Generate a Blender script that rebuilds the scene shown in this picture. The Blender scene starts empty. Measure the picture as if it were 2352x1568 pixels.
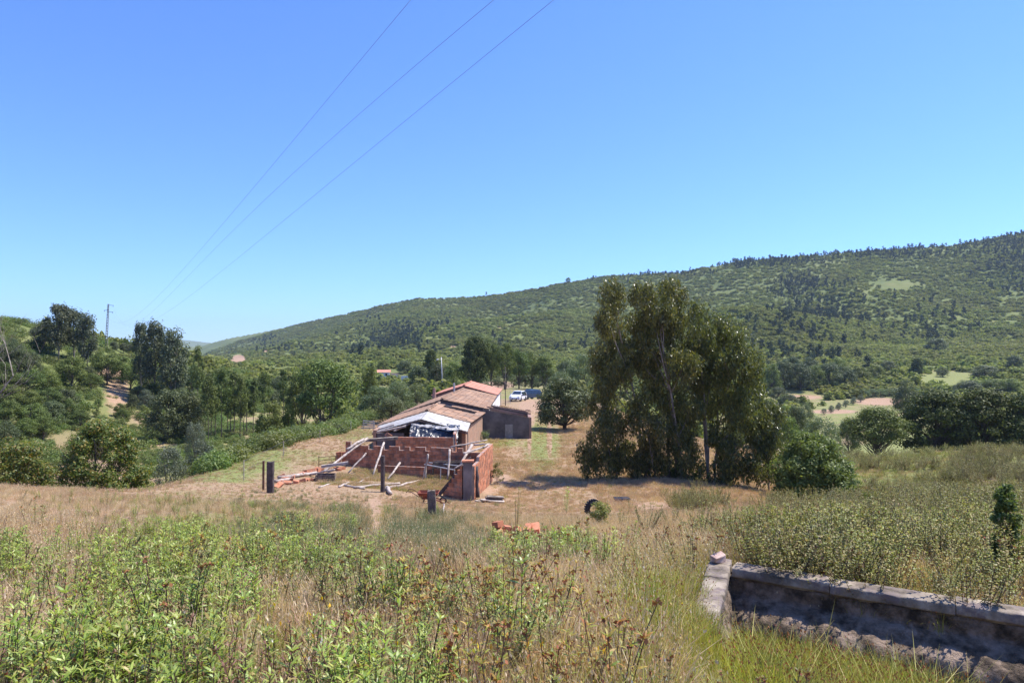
import bpy, math, random
import numpy as np
from mathutils import Vector, Matrix

# ------------------------------------------------------------------ camera, sky, sun, exposure
SC = bpy.context.scene
COL = SC.collection
EYE = 7.0
PITCH = 0.0166
cam_d = bpy.data.cameras.new('camera'); cam = bpy.data.objects.new('camera', cam_d); COL.objects.link(cam)
cam.location = (0, 0, EYE); cam.rotation_euler = (math.pi/2 + PITCH, 0, 0)
cam_d.sensor_width = 36; cam_d.lens = 24; cam_d.clip_start = 0.1; cam_d.clip_end = 20000
SC.camera = cam

SUN_AZ, SUN_EL = math.radians(68), math.radians(59)     # azimuth clockwise from +Y (view direction)
world = bpy.data.worlds.new('World'); SC.world = world; world.use_nodes = True
wn = world.node_tree.nodes; wl = world.node_tree.links
for n in list(wn): wn.remove(n)
wo = wn.new('ShaderNodeOutputWorld'); bg = wn.new('ShaderNodeBackground'); sky = wn.new('ShaderNodeTexSky')
sky.sky_type = 'NISHITA'; sky.sun_disc = False
sky.sun_elevation = SUN_EL; sky.sun_rotation = SUN_AZ
sky.altitude = 0; sky.air_density = 1.0; sky.dust_density = 0.1; sky.ozone_density = 5.0
tint = wn.new('ShaderNodeMix'); tint.data_type = 'RGBA'; tint.blend_type = 'MULTIPLY'; tint.inputs[0].default_value = 1
tint.inputs[7].default_value = (0.62, 0.83, 1.28, 1)      # the camera's cool white balance
wl.new(sky.outputs[0], tint.inputs[6]); wl.new(tint.outputs[2], bg.inputs[0]); wl.new(bg.outputs[0], wo.inputs[0]); bg.inputs[1].default_value = 0.10
sl = bpy.data.lights.new('sun', 'SUN'); sl.energy = 3.9; sl.angle = math.radians(0.5); sl.color = (1, 0.95, 0.87)
sun = bpy.data.objects.new('sun', sl); COL.objects.link(sun)
sdir = Vector((math.sin(SUN_AZ)*math.cos(SUN_EL), math.cos(SUN_AZ)*math.cos(SUN_EL), math.sin(SUN_EL)))
sun.rotation_euler = sdir.to_track_quat('Z', 'Y').to_euler(); sun.location = (30, 30, 60)
SC.view_settings.view_transform = 'Standard'; SC.view_settings.look = 'None'
SC.view_settings.exposure = 1.03; SC.view_settings.gamma = 1; SC.view_settings.use_curve_mapping = False
cy = SC.cycles
cy.max_bounces = 5; cy.diffuse_bounces = 3; cy.glossy_bounces = 2; cy.transmission_bounces = 3
cy.volume_bounces = 0; cy.transparent_max_bounces = 6; cy.use_denoising = True
cy.caustics_reflective = False; cy.caustics_refractive = False

HAZE = 0.00011
rng = np.random.default_rng(7)
random.seed(7)

# ------------------------------------------------------------------ numeric helpers
def hash2(ix, iy, s=0):
    h = (ix.astype(np.int64)*374761393 + iy.astype(np.int64)*668265263 + s*1442695041) & 0xffffffff
    h = ((h ^ (h >> 13))*1274126177) & 0xffffffff
    return ((h ^ (h >> 16)) & 0xffff)/65535.0
def vnoise(x, y, s=0):
    x = np.asarray(x, float); y = np.asarray(y, float)
    ix = np.floor(x); iy = np.floor(y); fx = x-ix; fy = y-iy
    fx = fx*fx*(3-2*fx); fy = fy*fy*(3-2*fy)
    a = hash2(ix, iy, s); b = hash2(ix+1, iy, s); c = hash2(ix, iy+1, s); d = hash2(ix+1, iy+1, s)
    return (a*(1-fx)+b*fx)*(1-fy) + (c*(1-fx)+d*fx)*fy
def fbm(x, y, s=0, o=4):
    t = 0; a = 1; n = 0
    for i in range(o):
        t = t + a*vnoise(x*2**i, y*2**i, s+i*17); n += a; a *= .5
    return t/n - .5
def sst(t):
    t = np.clip(t, 0, 1); return t*t*(3-2*t)
def itp(v, *p):
    return np.interp(v, p[0::2], p[1::2])

# ------------------------------------------------------------------ the lie of the land
cp, sp = math.cos(PITCH), math.sin(PITCH)
def ray(x, y):                       # direction, per metre of depth, of a point of the 2352 px wide view
    v = (784-y)/1568; d = cp - v*sp
    return ((x-1176)/1568/d, (sp+v*cp)/d)
def P(x, y, D):
    a, b = ray(x, y); return Vector((a*D, D, EYE+b*D))
def proj(X, Y, Z):
    Z = Z-EYE; w = np.maximum(Y*cp+Z*sp, .05); v = (-Y*sp+Z*cp)/w
    return 1176+1568*X/w, 784-1568*v

TK0 = np.array([2.46, 8.0]); TKR = np.array([2.3, -1.62]); TKR = TKR/np.linalg.norm(TKR); TKL = np.array([-.80, -1.95]); TKL = TKL/np.linalg.norm(TKL)
_Ti = np.linalg.inv(np.stack([TKR, TKL], 1))
def tank_ab(X, Y):
    return _Ti[0, 0]*(X-TK0[0])+_Ti[0, 1]*(Y-TK0[1]), _Ti[1, 0]*(X-TK0[0])+_Ti[1, 1]*(Y-TK0[1])
def near_h(X, Y):
    z = itp(Y, -40, 6.6, 0, 5.42, 4, 5.0, 8, 4.35, 15, 2.9, 23, 1.4, 30, .38, 38, .05, 65, 0, 85, -.3, 108, -.8, 150, -1.2, 260, -4, 600, -6)
    z = z + .07*np.clip(-X, 0, 16)*sst((Y-8)/12)*(1-sst((Y-40)/25))
    # fall to the left valley and the left hill behind it
    edge = itp(Y, -20, -60, 0, -45, 14, -27, 19, -18.5, 22, -14.2, 25, -13, 32, -13.4, 44, -14.4, 60, -14.2)
    s = sst((edge-X)/12)*sst((Y+10)/30)
    floor_ = -5.3
    z = z*(1-s) + floor_*s
    rh = itp(-X, 0, 0, 48, 0, 58, 1.2, 66, 3.4, 75, 7, 87, 12.5, 100, 18.5, 112, 22.5, 130, 25, 200, 26, 400, 20)
    z = z + rh*itp(Y, 0, .8, 60, 1, 110, 1, 150, .84, 170, .76, 200, .6, 260, .3, 330, .05, 400, 0)
    # right side: gully, hump and the valley beyond
    z = z - 8.3*sst((X-11)/20)*itp(Y, 36, 0, 48, .12, 62, .55, 85, .85, 140, 1, 300, .6)
    z = z + 1.3*np.exp(-((X-31)/7)**2-((Y-43)/8)**2) - 1.0*np.exp(-((X-17)/5)**2-((Y-36)/6)**2)
    z = z + .5*np.exp(-((X-14)/7)**2-((Y-20)/6)**2)
    return z
RX = [-900, 300, 455, 500, 520, 600, 700, 800, 900, 960, 1100, 1200, 1300, 1400, 1560, 1700, 1850, 2000, 2200, 2300, 2352, 2700, 3300]
RY = [800, 800, 796, 783, 777, 762, 742, 720, 697, 686, 682, 669, 650, 634, 626, 600, 588, 577, 562, 543, 533, 520, 560]
RD = [2500, 2500, 2200, 2000, 1900, 1650, 1450, 1300, 1200, 1150, 1100, 1050, 1000, 980, 950, 920, 900, 880, 860, 850, 850, 850, 850]
def far_h(u, D, X, Y):
    px = 1176+1568*u
    yr = np.interp(px, RX, RY); dr = np.interp(px, RX, RD)
    y0 = np.interp(px, [0, 600, 1100, 1600, 2352], [852, 852, 850, 866, 872])
    t = np.clip((D-280)/(dr-280), 0, 1)
    g = np.where(t < .85, t*.93, 1-(1-np.clip(t, 0, 1))**1.35*(.2095/.15**1.35)*1.0)
    g = np.clip(.93*t + .07*t**3, 0, 1)
    y = y0 + (yr-y0)*g
    z = EYE-(y-810)/1568*D
    env = np.sin(np.pi*np.clip(t, 0, 1))
    z = z + env*(fbm(X/170, Y/170, 5)*46 - np.abs(fbm(X/300+9, Y/300, 8))*30 + 5)
    zr = EYE-(yr-810)/1568*dr
    back = zr - .22*(D-dr)
    z = np.where(D > dr, np.maximum(back, -30), z)
    rid = 7 + 5200*(810-786 + 4*np.sin(u*23+.6)+2*np.sin(u*61))/1568
    z = np.where(D > 3000, np.maximum(z, -30+(rid+30)*sst((D-3000)/2200)*(1-.6*sst((D-5400)/3000))), z)
    return z
def H(X, Y):
    X = np.asarray(X, float); Y = np.asarray(Y, float)
    a = np.arctan2(X, Y); r = np.hypot(X, Y)
    ac = np.clip(a, -.96, .96); D = r*np.cos(ac); u = np.tan(ac)
    zn = near_h(X, Y)
    zf = far_h(u, D, X, Y)
    w = sst((D-220)/90)
    z = zn*(1-w)+zf*w
    bump = fbm(X/5, Y/5, 3)*.45*sst((r-3)/8) + fbm(X/1.3, Y/1.3, 4, 3)*.10
    a_, b_ = tank_ab(X, Y)
    z = z - (.42+.7*sst((a_-1.5)/2.2))*sst((a_-.02)/.25)*sst((b_-.02)/.25)*(1-sst((b_-2.6)/2.2)) - .35*sst((X-1.3)/1.3)*(1-sst((Y-6.5)/2.5))*sst((Y-2)/2)
    bump = bump*(1-.8*np.exp(-((X+5)/7)**2-((Y-38)/9)**2))
    return z + bump*(1-sst((r-90)/100)) + fbm(X/26, Y/26, 11)*2.4*sst((r-70)/60)
def h(x, y): return float(H(x, y))
def hit(x, y, lo=2.0, hi=1400):      # where the line of sight meets the ground
    a, b = ray(x, y)
    D = np.geomspace(lo, hi, 1500); z = EYE+b*D; g = H(a*D, D)
    k = np.nonzero(g >= z)[0]
    if len(k) == 0:
        k = [int(np.argmin((z-g)/D))]
    d = D[k[0]]; return Vector((a*d, d, h(a*d, d)))

# ------------------------------------------------------------------ object helpers
def tag(o, label=None, cat=None, group=None, kind=None):
    if label: o['label'] = label
    if cat: o['category'] = cat
    if group: o['group'] = group
    if kind: o['kind'] = kind
    return o
def link(o, parent=None):
    COL.objects.link(o)
    if parent is not None: o.parent = parent
    return o
def thing(name, label, cat, loc=(0, 0, 0), rz=0, group=None):
    o = bpy.data.objects.new(name, None); link(o); o.location = loc; o.rotation_euler = (0, 0, rz)
    o.empty_display_size = .2
    return tag(o, label, cat, group)
def np_mesh(name, V, F, mat=None, smooth=False, mats=None, mi=None):
    V = np.asarray(V, np.float32).reshape(-1, 3)
    me = bpy.data.meshes.new(name)
    if isinstance(F, np.ndarray):
        nf, k = F.shape
        me.vertices.add(len(V)); me.vertices.foreach_set('co', V.ravel())
        me.loops.add(nf*k); me.loops.foreach_set('vertex_index', F.astype(np.int32).ravel())
        me.polygons.add(nf); me.polygons.foreach_set('loop_start', np.arange(0, nf*k, k, dtype=np.int32))
        try: me.polygons.foreach_set('loop_total', np.full(nf, k, np.int32))
        except Exception: pass
    else:
        me.from_pydata([tuple(v) for v in V], [], F)
    if mats:
        for m in mats: me.materials.append(m)
        me.polygons.foreach_set('material_index', np.asarray(mi, np.int32))
    elif mat: me.materials.append(mat)
    me.polygons.foreach_set('use_smooth', np.full(len(me.polygons), smooth))
    me.update(calc_edges=True)
    return me
def obj(name, me, parent=None, loc=None):
    o = bpy.data.objects.new(name, me); link(o, parent)
    if loc is not None: o.location = loc
    return o

class MB:                            # collects boxes, tubes and sheets into one mesh
    def __init__(s): s.v = []; s.f = []
    def add(s, V, F):
        n = len(s.v); s.v += [tuple(p) for p in V]; s.f += [tuple(i+n for i in q) for q in F]; return s
    def box(s, c, d, rot=None, jit=0):
        V = []
        for x in (-.5, .5):
            for y in (-.5, .5):
                for z in (-.5, .5):
                    p = Vector((x*d[0], y*d[1], z*d[2]))
                    if jit: p += Vector([random.uniform(-jit, jit) for _ in range(3)])
                    if rot is not None: p = rot @ p
                    V.append(p+Vector(c))
        return s.add(V, [(0, 1, 3, 2), (4, 6, 7, 5), (0, 4, 5, 1), (2, 3, 7, 6), (0, 2, 6, 4), (1, 5, 7, 3)])
    def bar(s, a, b, w, t, up=(0, 0, 1)):
        a = Vector(a); b = Vector(b); d = b-a; L = d.length; d.normalize()
        sd = d.cross(Vector(up));
        if sd.length < 1e-3: sd = Vector((1, 0, 0))
        sd.normalize(); n = sd.cross(d)
        R = Matrix((d, sd, n)).transposed()
        return s.box((a+b)/2, (L, w, t), R)
    def tube(s, pts, rad, n=6, cap=True):
        pts = [Vector(p) for p in pts]
        if not hasattr(rad, '__len__'): rad = [rad]*len(pts)
        V = []; m = len(pts)
        for i, p in enumerate(pts):
            d = (pts[min(i+1, m-1)]-pts[max(i-1, 0)]).normalized()
            a = d.orthogonal().normalized() if i == 0 else (a - d*a.dot(d)).normalized()
            b = d.cross(a)
            for k in range(n):
                t = 2*math.pi*k/n; V.append(p+(a*math.cos(t)+b*math.sin(t))*rad[i])
        F = [(i*n+k, i*n+(k+1) % n, (i+1)*n+(k+1) % n, (i+1)*n+k) for i in range(m-1) for k in range(n)]
        if cap: F += [tuple(reversed(range(n))), tuple(range((m-1)*n, m*n))]
        return s.add(V, F)
    def prism(s, poly, y0, y1):      # polygon in x,z extruded in y
        n = len(poly)
        V = [(p[0], y0, p[1]) for p in poly]+[(p[0], y1, p[1]) for p in poly]
        F = [tuple(range(n)), tuple(reversed(range(n, 2*n)))]+[((i+1) % n, i, n+i, n+(i+1) % n) for i in range(n)]
        return s.add(V, F)
    def mesh(s, name, mat, smooth=False):
        return np_mesh(name, np.array(s.v), s.f, mat, smooth)
    def build(s, name, mat, parent=None, smooth=False, bevel=0):
        o = obj(name, s.mesh(name, mat, smooth), parent)
        if bevel:
            b = o.modifiers.new('bevel', 'BEVEL'); b.width = bevel; b.segments = 2; b.limit_method = 'ANGLE'
        return o

# ------------------------------------------------------------------ materials
def new_mat(name):
    m = bpy.data.materials.new(name); m.use_nodes = True
    nt = m.node_tree
    for n in list(nt.nodes): nt.nodes.remove(n)
    out = nt.nodes.new('ShaderNodeOutputMaterial'); return m, nt, out
def nd(nt, t, **k):
    n = nt.nodes.new(t)
    for a, b in k.items(): setattr(n, a, b)
    return n
def ramp(nt, fac, stops, interp='LINEAR'):
    r = nd(nt, 'ShaderNodeValToRGB'); r.color_ramp.interpolation = interp
    e = r.color_ramp.elements
    while len(e) < len(stops): e.new(.5)
    for i, (p, c) in enumerate(stops):
        e[i].position = p; e[i].color = (*c, 1)
    nt.links.new(fac, r.inputs[0]); return r.outputs[0]
def noise(nt, scale, detail=4, rough=.6, vec=None, dist=0):
    n = nd(nt, 'ShaderNodeTexNoise'); n.inputs['Scale'].default_value = scale; n.inputs['Detail'].default_value = detail
    n.inputs['Roughness'].default_value = rough; n.inputs['Distortion'].default_value = dist
    if vec is None: vec = nd(nt, 'ShaderNodeNewGeometry').outputs['Position']
    nt.links.new(vec, n.inputs['Vector']); return n.outputs['Fac']
def mix(nt, fac, a, b, mode='MIX'):
    m = nd(nt, 'ShaderNodeMix', data_type='RGBA', blend_type=mode)
    for s, v in ((m.inputs[0], fac), (m.inputs[6], a), (m.inputs[7], b)):
        if isinstance(v, (int, float)): s.default_value = v
        elif isinstance(v, tuple): s.default_value = (*v, 1)
        else: nt.links.new(v, s)
    return m.outputs[2]
def mth(nt, op, a, b=None, c=None):
    m = nd(nt, 'ShaderNodeMath', operation=op)
    for i, v in enumerate((a, b, c)):
        if v is None: continue
        if isinstance(v, (int, float)): m.inputs[i].default_value = v
        else: nt.links.new(v, m.inputs[i])
    return m.outputs[0]
def local(nt): return nd(nt, 'ShaderNodeTexCoord').outputs['Object']
def surf(name, stops, scale=3, rough=.85, bump=.3, bscale=None, spec=.3, island=0, metal=0, stain=None, detail=6, loc=True, bdist=.02, stretch=None):
    m, nt, out = new_mat(name)
    vec = local(nt) if loc else None
    if stretch is not None:
        mp = nd(nt, 'ShaderNodeMapping'); mp.inputs['Scale'].default_value = stretch
        nt.links.new(vec, mp.inputs[0]); vec = mp.outputs[0]
    c = ramp(nt, noise(nt, scale, detail, .65, vec), stops)
    if stain:
        col, sc, lo, hi = stain
        f = ramp(nt, noise(nt, sc, 5, .7, vec), [(lo, (0, 0, 0)), (hi, (1, 1, 1))])
        c = mix(nt, f, c, col)
    if island:
        g = nd(nt, 'ShaderNodeNewGeometry').outputs['Random Per Island']
        oi = nd(nt, 'ShaderNodeObjectInfo').outputs['Random']
        r = mth(nt, 'FRACT', mth(nt, 'ADD', g, oi))
        v = mth(nt, 'MULTIPLY_ADD', r, 2*island, 1-island)
        hs = nd(nt, 'ShaderNodeHueSaturation'); nt.links.new(v, hs.inputs['Value']); nt.links.new(c, hs.inputs['Color']); c = hs.outputs[0]
    b = nd(nt, 'ShaderNodeBsdfPrincipled'); nt.links.new(c, b.inputs['Base Color'])
    b.inputs['Roughness'].default_value = rough; b.inputs['Specular IOR Level'].default_value = spec; b.inputs['Metallic'].default_value = metal
    if bump:
        bp = nd(nt, 'ShaderNodeBump'); bp.inputs['Strength'].default_value = bump; bp.inputs['Distance'].default_value = bdist
        nt.links.new(noise(nt, bscale or scale*5, 5, .7, vec), bp.inputs['Height']); nt.links.new(bp.outputs[0], b.inputs['Normal'])
    nt.links.new(b.outputs[0], out.inputs[0]); return m
def leafmat(name, cols, transl=.3, rough=.5, spec=.3, objvar=.25, patch=None, pscale=.02):
    """cols: colour stops over a random value per leaf; patch: a second colour in broad patches"""
    m, nt, out = new_mat(name)
    g = nd(nt, 'ShaderNodeNewGeometry').outputs['Random Per Island']
    n = len(cols)
    c = ramp(nt, g, [(i/(n-1) if n > 1 else 0, q) for i, q in enumerate(cols)])
    if patch:
        f = ramp(nt, noise(nt, pscale, 3, .6), [(.42, (0, 0, 0)), (.62, (1, 1, 1))])
        c = mix(nt, mth(nt, 'MULTIPLY', f, .75), c, patch)
    oi = nd(nt, 'ShaderNodeObjectInfo').outputs['Random']
    hs = nd(nt, 'ShaderNodeHueSaturation')
    nt.links.new(mth(nt, 'MULTIPLY_ADD', oi, 2*objvar, 1-objvar), hs.inputs['Value'])
    nt.links.new(mth(nt, 'MULTIPLY_ADD', mth(nt, 'FRACT', mth(nt, 'MULTIPLY', oi, 7.3)), .03, .478), hs.inputs['Hue'])
    nt.links.new(c, hs.inputs['Color']); c = hs.outputs[0]
    b = nd(nt, 'ShaderNodeBsdfPrincipled'); nt.links.new(c, b.inputs['Base Color'])
    b.inputs['Roughness'].default_value = rough; b.inputs['Specular IOR Level'].default_value = spec
    if transl:
        t = nd(nt, 'ShaderNodeBsdfTranslucent'); nt.links.new(mix(nt, 1.0, c, (1.25, 1.3, .7), 'MULTIPLY'), t.inputs[0])
        mx = nd(nt, 'ShaderNodeMixShader'); mx.inputs[0].default_value = transl
        nt.links.new(b.outputs[0], mx.inputs[1]); nt.links.new(t.outputs[0], mx.inputs[2]); nt.links.new(mx.outputs[0], out.inputs[0])
    else: nt.links.new(b.outputs[0], out.inputs[0])
    return m

M = {}
M['bark'] = surf('bark', [(.3, (.05, .04, .032)), (.7, (.16, .13, .10))], 6, .9, .6)
M['pale_bark'] = surf('pale_bark', [(.3, (.13, .11, .09)), (.7, (.36, .31, .26))], 3, .85, .4)
M['euc'] = leafmat('eucalyptus_leaves', [(.05, .062, .022), (.09, .108, .03), (.15, .165, .04), (.24, .22, .05)], .34, .38, .5, .12)
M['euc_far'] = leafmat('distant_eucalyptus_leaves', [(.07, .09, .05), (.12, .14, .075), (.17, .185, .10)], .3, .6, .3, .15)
M['pine'] = leafmat('pine_needles', [(.06, .088, .027), (.12, .16, .042), (.17, .215, .055)], .25, .6, .2, .2)
M['dark_pine'] = leafmat('dark_pine_needles', [(.038, .058, .016), (.075, .10, .024), (.125, .15, .032)], .2, .6, .2, .15)
M['bright'] = leafmat('bright_green_leaves', [(.085, .12, .03), (.15, .195, .05), (.23, .275, .075)], .38, .5, .3, .15)
M['oak'] = leafmat('oak_leaves', [(.06, .085, .034), (.11, .138, .052), (.165, .19, .08)], .25, .5, .3, .15)
M['olive'] = leafmat('olive_leaves', [(.09, .11, .065), (.16, .19, .12), (.24, .27, .19)], .25, .5, .3, .12)
M['rust'] = leafmat('rusty_green_leaves', [(.06, .095, .022), (.12, .17, .035), (.20, .23, .05), (.30, .19, .05)], .4, .45, .4, .12)
M['willow'] = leafmat('grey_green_leaves', [(.09, .13, .055), (.15, .20, .09), (.20, .25, .13)], .3, .5, .3, .12)
M['bramble'] = leafmat('bramble_leaves', [(.075, .125, .028), (.14, .205, .05), (.21, .27, .08)], .35, .5, .3, .2, (.15, .15, .05), .15)
M['scrub'] = leafmat('hill_scrub', [(.12, .15, .045), (.19, .225, .065), (.27, .30, .095)], .4, .7, .1, .22, (.19, .20, .07), .012)
M['hill_tree'] = leafmat('hill_tree_leaves', [(.04, .06, .033), (.07, .093, .045)], .15, .7, .1, .25)
M['herb'] = leafmat('herb_leaves', [(.16, .24, .04), (.25, .35, .06), (.33, .43, .09), (.40, .45, .12), (.38, .28, .09)], .4, .42, .5, .25)
M['herb_dull'] = leafmat('dull_herb_leaves', [(.12, .14, .04), (.19, .21, .06), (.28, .27, .09), (.36, .26, .12)], .35, .5, .35, .25)
M['orange_herb'] = leafmat('yellowing_herb_leaves', [(.18, .26, .05), (.30, .32, .06), (.44, .34, .07), (.44, .20, .05)], .35, .5, .35, .2)
M['straw'] = leafmat('straw', [(.42, .30, .17), (.60, .46, .29), (.74, .60, .40), (.48, .30, .17)], .35, .6, .3, .2)
M['pink_straw'] = leafmat('reddish_straw', [(.42, .29, .18), (.60, .45, .30), (.50, .31, .19)], .3, .6, .2, .2)
M['grass'] = leafmat('green_grass', [(.15, .20, .05), (.25, .29, .07), (.36, .36, .10), (.45, .36, .15)], .35, .5, .3, .2)
M['yellow_grass'] = leafmat('yellow_green_grass', [(.22, .25, .05), (.36, .38, .07), (.46, .40, .10)], .35, .5, .3, .15)
M['sage'] = leafmat('sage_green_stalks', [(.11, .14, .06), (.18, .21, .10), (.24, .27, .14)], .3, .6, .2, .2)
M['brown'] = leafmat('dead_brown_plants', [(.12, .06, .04), (.22, .12, .08), (.32, .19, .13)], .2, .7, .2, .2)
M['pale_flower'] = leafmat('dry_flower_heads', [(.75, .62, .5), (.85, .8, .72)], .3, .6, .2, .1)
M['pink_flower'] = leafmat('pink_flowers', [(.55, .28, .36), (.65, .42, .48)], .3, .6, .2, .1)
M['yellow_flower'] = leafmat('yellow_flowers', [(.8, .55, .03), (.85, .65, .08)], .3, .6, .2, .1)
M['rust_head'] = leafmat('brown_seed_heads', [(.28, .13, .06), (.42, .2, .08)], .15, .7, .2, .15)
M['stem'] = leafmat('woody_stems', [(.10, .055, .04), (.18, .11, .06)], 0, .8, .2, .2)
M['grey_wood'] = surf('weathered_pole_wood', [(.3, (.18, .135, .115)), (.5, (.40, .33, .285)), (.7, (.62, .53, .46))], 4, .8, .4, 18, stretch=(1, 1, 1))
M['dark_wood'] = surf('old_dark_wood', [(.3, (.035, .026, .026)), (.7, (.13, .10, .095))], 6, .85, .5)
M['schist'] = surf('lichened_post_stone', [(.3, (.06, .045, .045)), (.5, (.14, .10, .09)), (.7, (.30, .24, .2))], 7, .9, .8, 14, stain=((.25, .2, .12), 4, .5, .65))
M['brick'] = surf('terracotta_brick', [(.3, (.33, .115, .06)), (.7, (.62, .27, .15))], 5, .9, .3, 40, island=.3, stain=((.21, .15, .12), 2.2, .50, .68), loc=False)
M['mortar'] = surf('mortar', [(.3, (.22, .17, .15)), (.7, (.42, .34, .3))], 6, .95, .5, loc=False)
M['tile'] = surf('clay_roof_tile', [(.3, (.29, .155, .095)), (.7, (.50, .31, .20))], .9, .9, .3, 30, island=.34, stain=((.24, .17, .13), 1.1, .42, .62), loc=False)
M['tile_new'] = surf('red_clay_roof_tile', [(.3, (.46, .19, .13)), (.7, (.60, .29, .21))], .9, .9, .3, 30, island=.12, loc=False)
M['plaster'] = surf('grey_mouldy_plaster', [(.3, (.07, .06, .06)), (.55, (.17, .145, .14)), (.75, (.28, .24, .22))], .9, .95, .4, 12, detail=9, loc=False)
M['white_plaster'] = surf('whitewash', [(.3, (.66, .64, .62)), (.7, (.82, .81, .80))], 1.5, .9, .2, loc=False)
M['pink_plaster'] = surf('faded_pink_plaster', [(.3, (.22, .13, .11)), (.7, (.40, .26, .22))], 1.2, .95, .3, loc=False)
M['white_sheet'] = surf('painted_metal_sheet', [(.3, (.28, .255, .23)), (.6, (.50, .475, .44))], 2, .6, .1, loc=False)
M['tarp'] = surf('black_plastic_sheeting', [(.3, (.015, .018, .028)), (.7, (.05, .055, .075))], 3, .35, .4, 9, spec=.6, loc=False)
M['grey_tarp'] = surf('grey_scrap_sheeting', [(.3, (.16, .16, .17)), (.7, (.42, .40, .39))], 3, .6, .4, 9, loc=False)
M['rust_metal'] = surf('rusty_red_metal', [(.3, (.13, .035, .022)), (.7, (.28, .075, .045))], 8, .75, .3)
M['dark_rust'] = surf('dark_rusty_iron', [(.3, (.06, .03, .024)), (.7, (.17, .08, .06))], 8, .85, .3)
M['galv'] = surf('galvanised_metal', [(.3, (.30, .30, .31)), (.7, (.55, .55, .56))], 6, .5, .1, metal=.3)
M['concrete'] = surf('old_concrete', [(.36, (.07, .055, .04)), (.46, (.18, .145, .11)), (.56, (.30, .245, .19)), (.70, (.46, .39, .31))], 3, .92, .5, 45, stain=((.18, .14, .13), 5, .5, .62), loc=False, detail=9, bdist=.012)
M['render'] = surf('rough_cast_render', [(.38, (.06, .045, .032)), (.5, (.20, .145, .10)), (.62, (.38, .28, .21))], 5, .95, 1.0, 22, loc=False, detail=9, bdist=.05)
M['gravel'] = surf('pale_gravel', [(.3, (.34, .24, .19)), (.7, (.60, .47, .39))], 9, .95, .7, 30, loc=False)
M['rock'] = surf('pinkish_rock', [(.3, (.32, .20, .16)), (.7, (.62, .48, .42))], 7, .9, .6)
M['rubber'] = surf('old_rubber', [(.3, (.012, .012, .014)), (.7, (.03, .03, .034))], 8, .65, .2)
M['car_white'] = surf('pearl_white_paint', [(.3, (.74, .75, .78)), (.7, (.78, .79, .82))], 2, .25, 0, spec=.5)
M['car_blue'] = surf('dark_blue_paint', [(.3, (.035, .06, .11)), (.7, (.04, .07, .13))], 2, .2, 0, spec=.6)
M['glass'] = surf('tinted_glass', [(.3, (.012, .02, .03)), (.7, (.02, .03, .045))], 2, .08, 0, spec=.8)
M['rim'] = surf('alloy_rim', [(.3, (.45, .45, .47)), (.7, (.55, .55, .57))], 2, .3, 0, metal=.7)
M['black_plastic'] = surf('black_plastic', [(.3, (.02, .02, .022)), (.7, (.03, .03, .033))], 4, .5, 0)
M['lamp_lens'] = surf('clear_headlamp', [(.3, (.5, .52, .55)), (.7, (.7, .72, .75))], 4, .1, 0, spec=.8)
M['wire'] = surf('aluminium_cable', [(.3, (.10, .10, .12)), (.7, (.16, .16, .18))], 4, .6, 0)

# ------------------------------------------------------------------ ground sheet
def mask(px, py, L):
    r = np.zeros_like(px, dtype=float)
    for cx, cy_, rx, ry, w in L:
        d = ((px-cx)/rx)**2+((py-cy_)/ry)**2
        r = np.maximum(r, w*np.exp(-d**1.5*.7))
    return r
GREEN_P = [(2180, 1080, 330, 110, 1), (1900, 960, 160, 60, .6), (2050, 1300, 330, 90, .5), (500, 1060, 170, 45, 1), (620, 990, 90, 25, .6), (1245, 1020, 45, 60, .75), (1200, 990, 60, 25, .6), (700, 1050, 100, 20, .5), (820, 1000, 60, 20, .5),
           (450, 1250, 260, 120, .5), (1800, 1480, 260, 90, .7), (2180, 870, 70, 18, 1), (1150, 1015, 60, 15, .6), (2150, 1100, 220, 60, .45), (960, 1085, 130, 25, .6)]
SOIL_P = [(1216, 1000, 6, 55, .8), (1262, 1005, 7, 55, .8), (270, 900, 38, 60, .62), (330, 960, 50, 24, .5), (280, 855, 60, 12, .9), (1140, 884, 40, 9, 1), (1215, 935, 22, 18, 1), (1218, 965, 14, 20, .6), (548, 828, 16, 12, 1.2), (612, 800, 12, 8, 1),
          (2020, 922, 60, 9, .9), (1915, 945, 55, 5, .9), (1950, 1015, 60, 12, .5), (2290, 1105, 60, 12, .7), (2290, 830, 80, 14, .4), (1840, 912, 60, 7, .7), (1500, 1165, 60, 12, .8), (1155, 1100, 20, 12, .8),
          (862, 1200, 18, 55, 1), (1010, 1340, 120, 40, .55), (1370, 1265, 80, 25, .5), (650, 1520, 90, 40, .5), (1120, 1125, 30, 12, .7), (1020, 803, 10, 3, 1), (1040, 795, 8, 3, .9), (1150, 750, 9, 3, .9), (900, 880, 40, 8, .5)]
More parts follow.
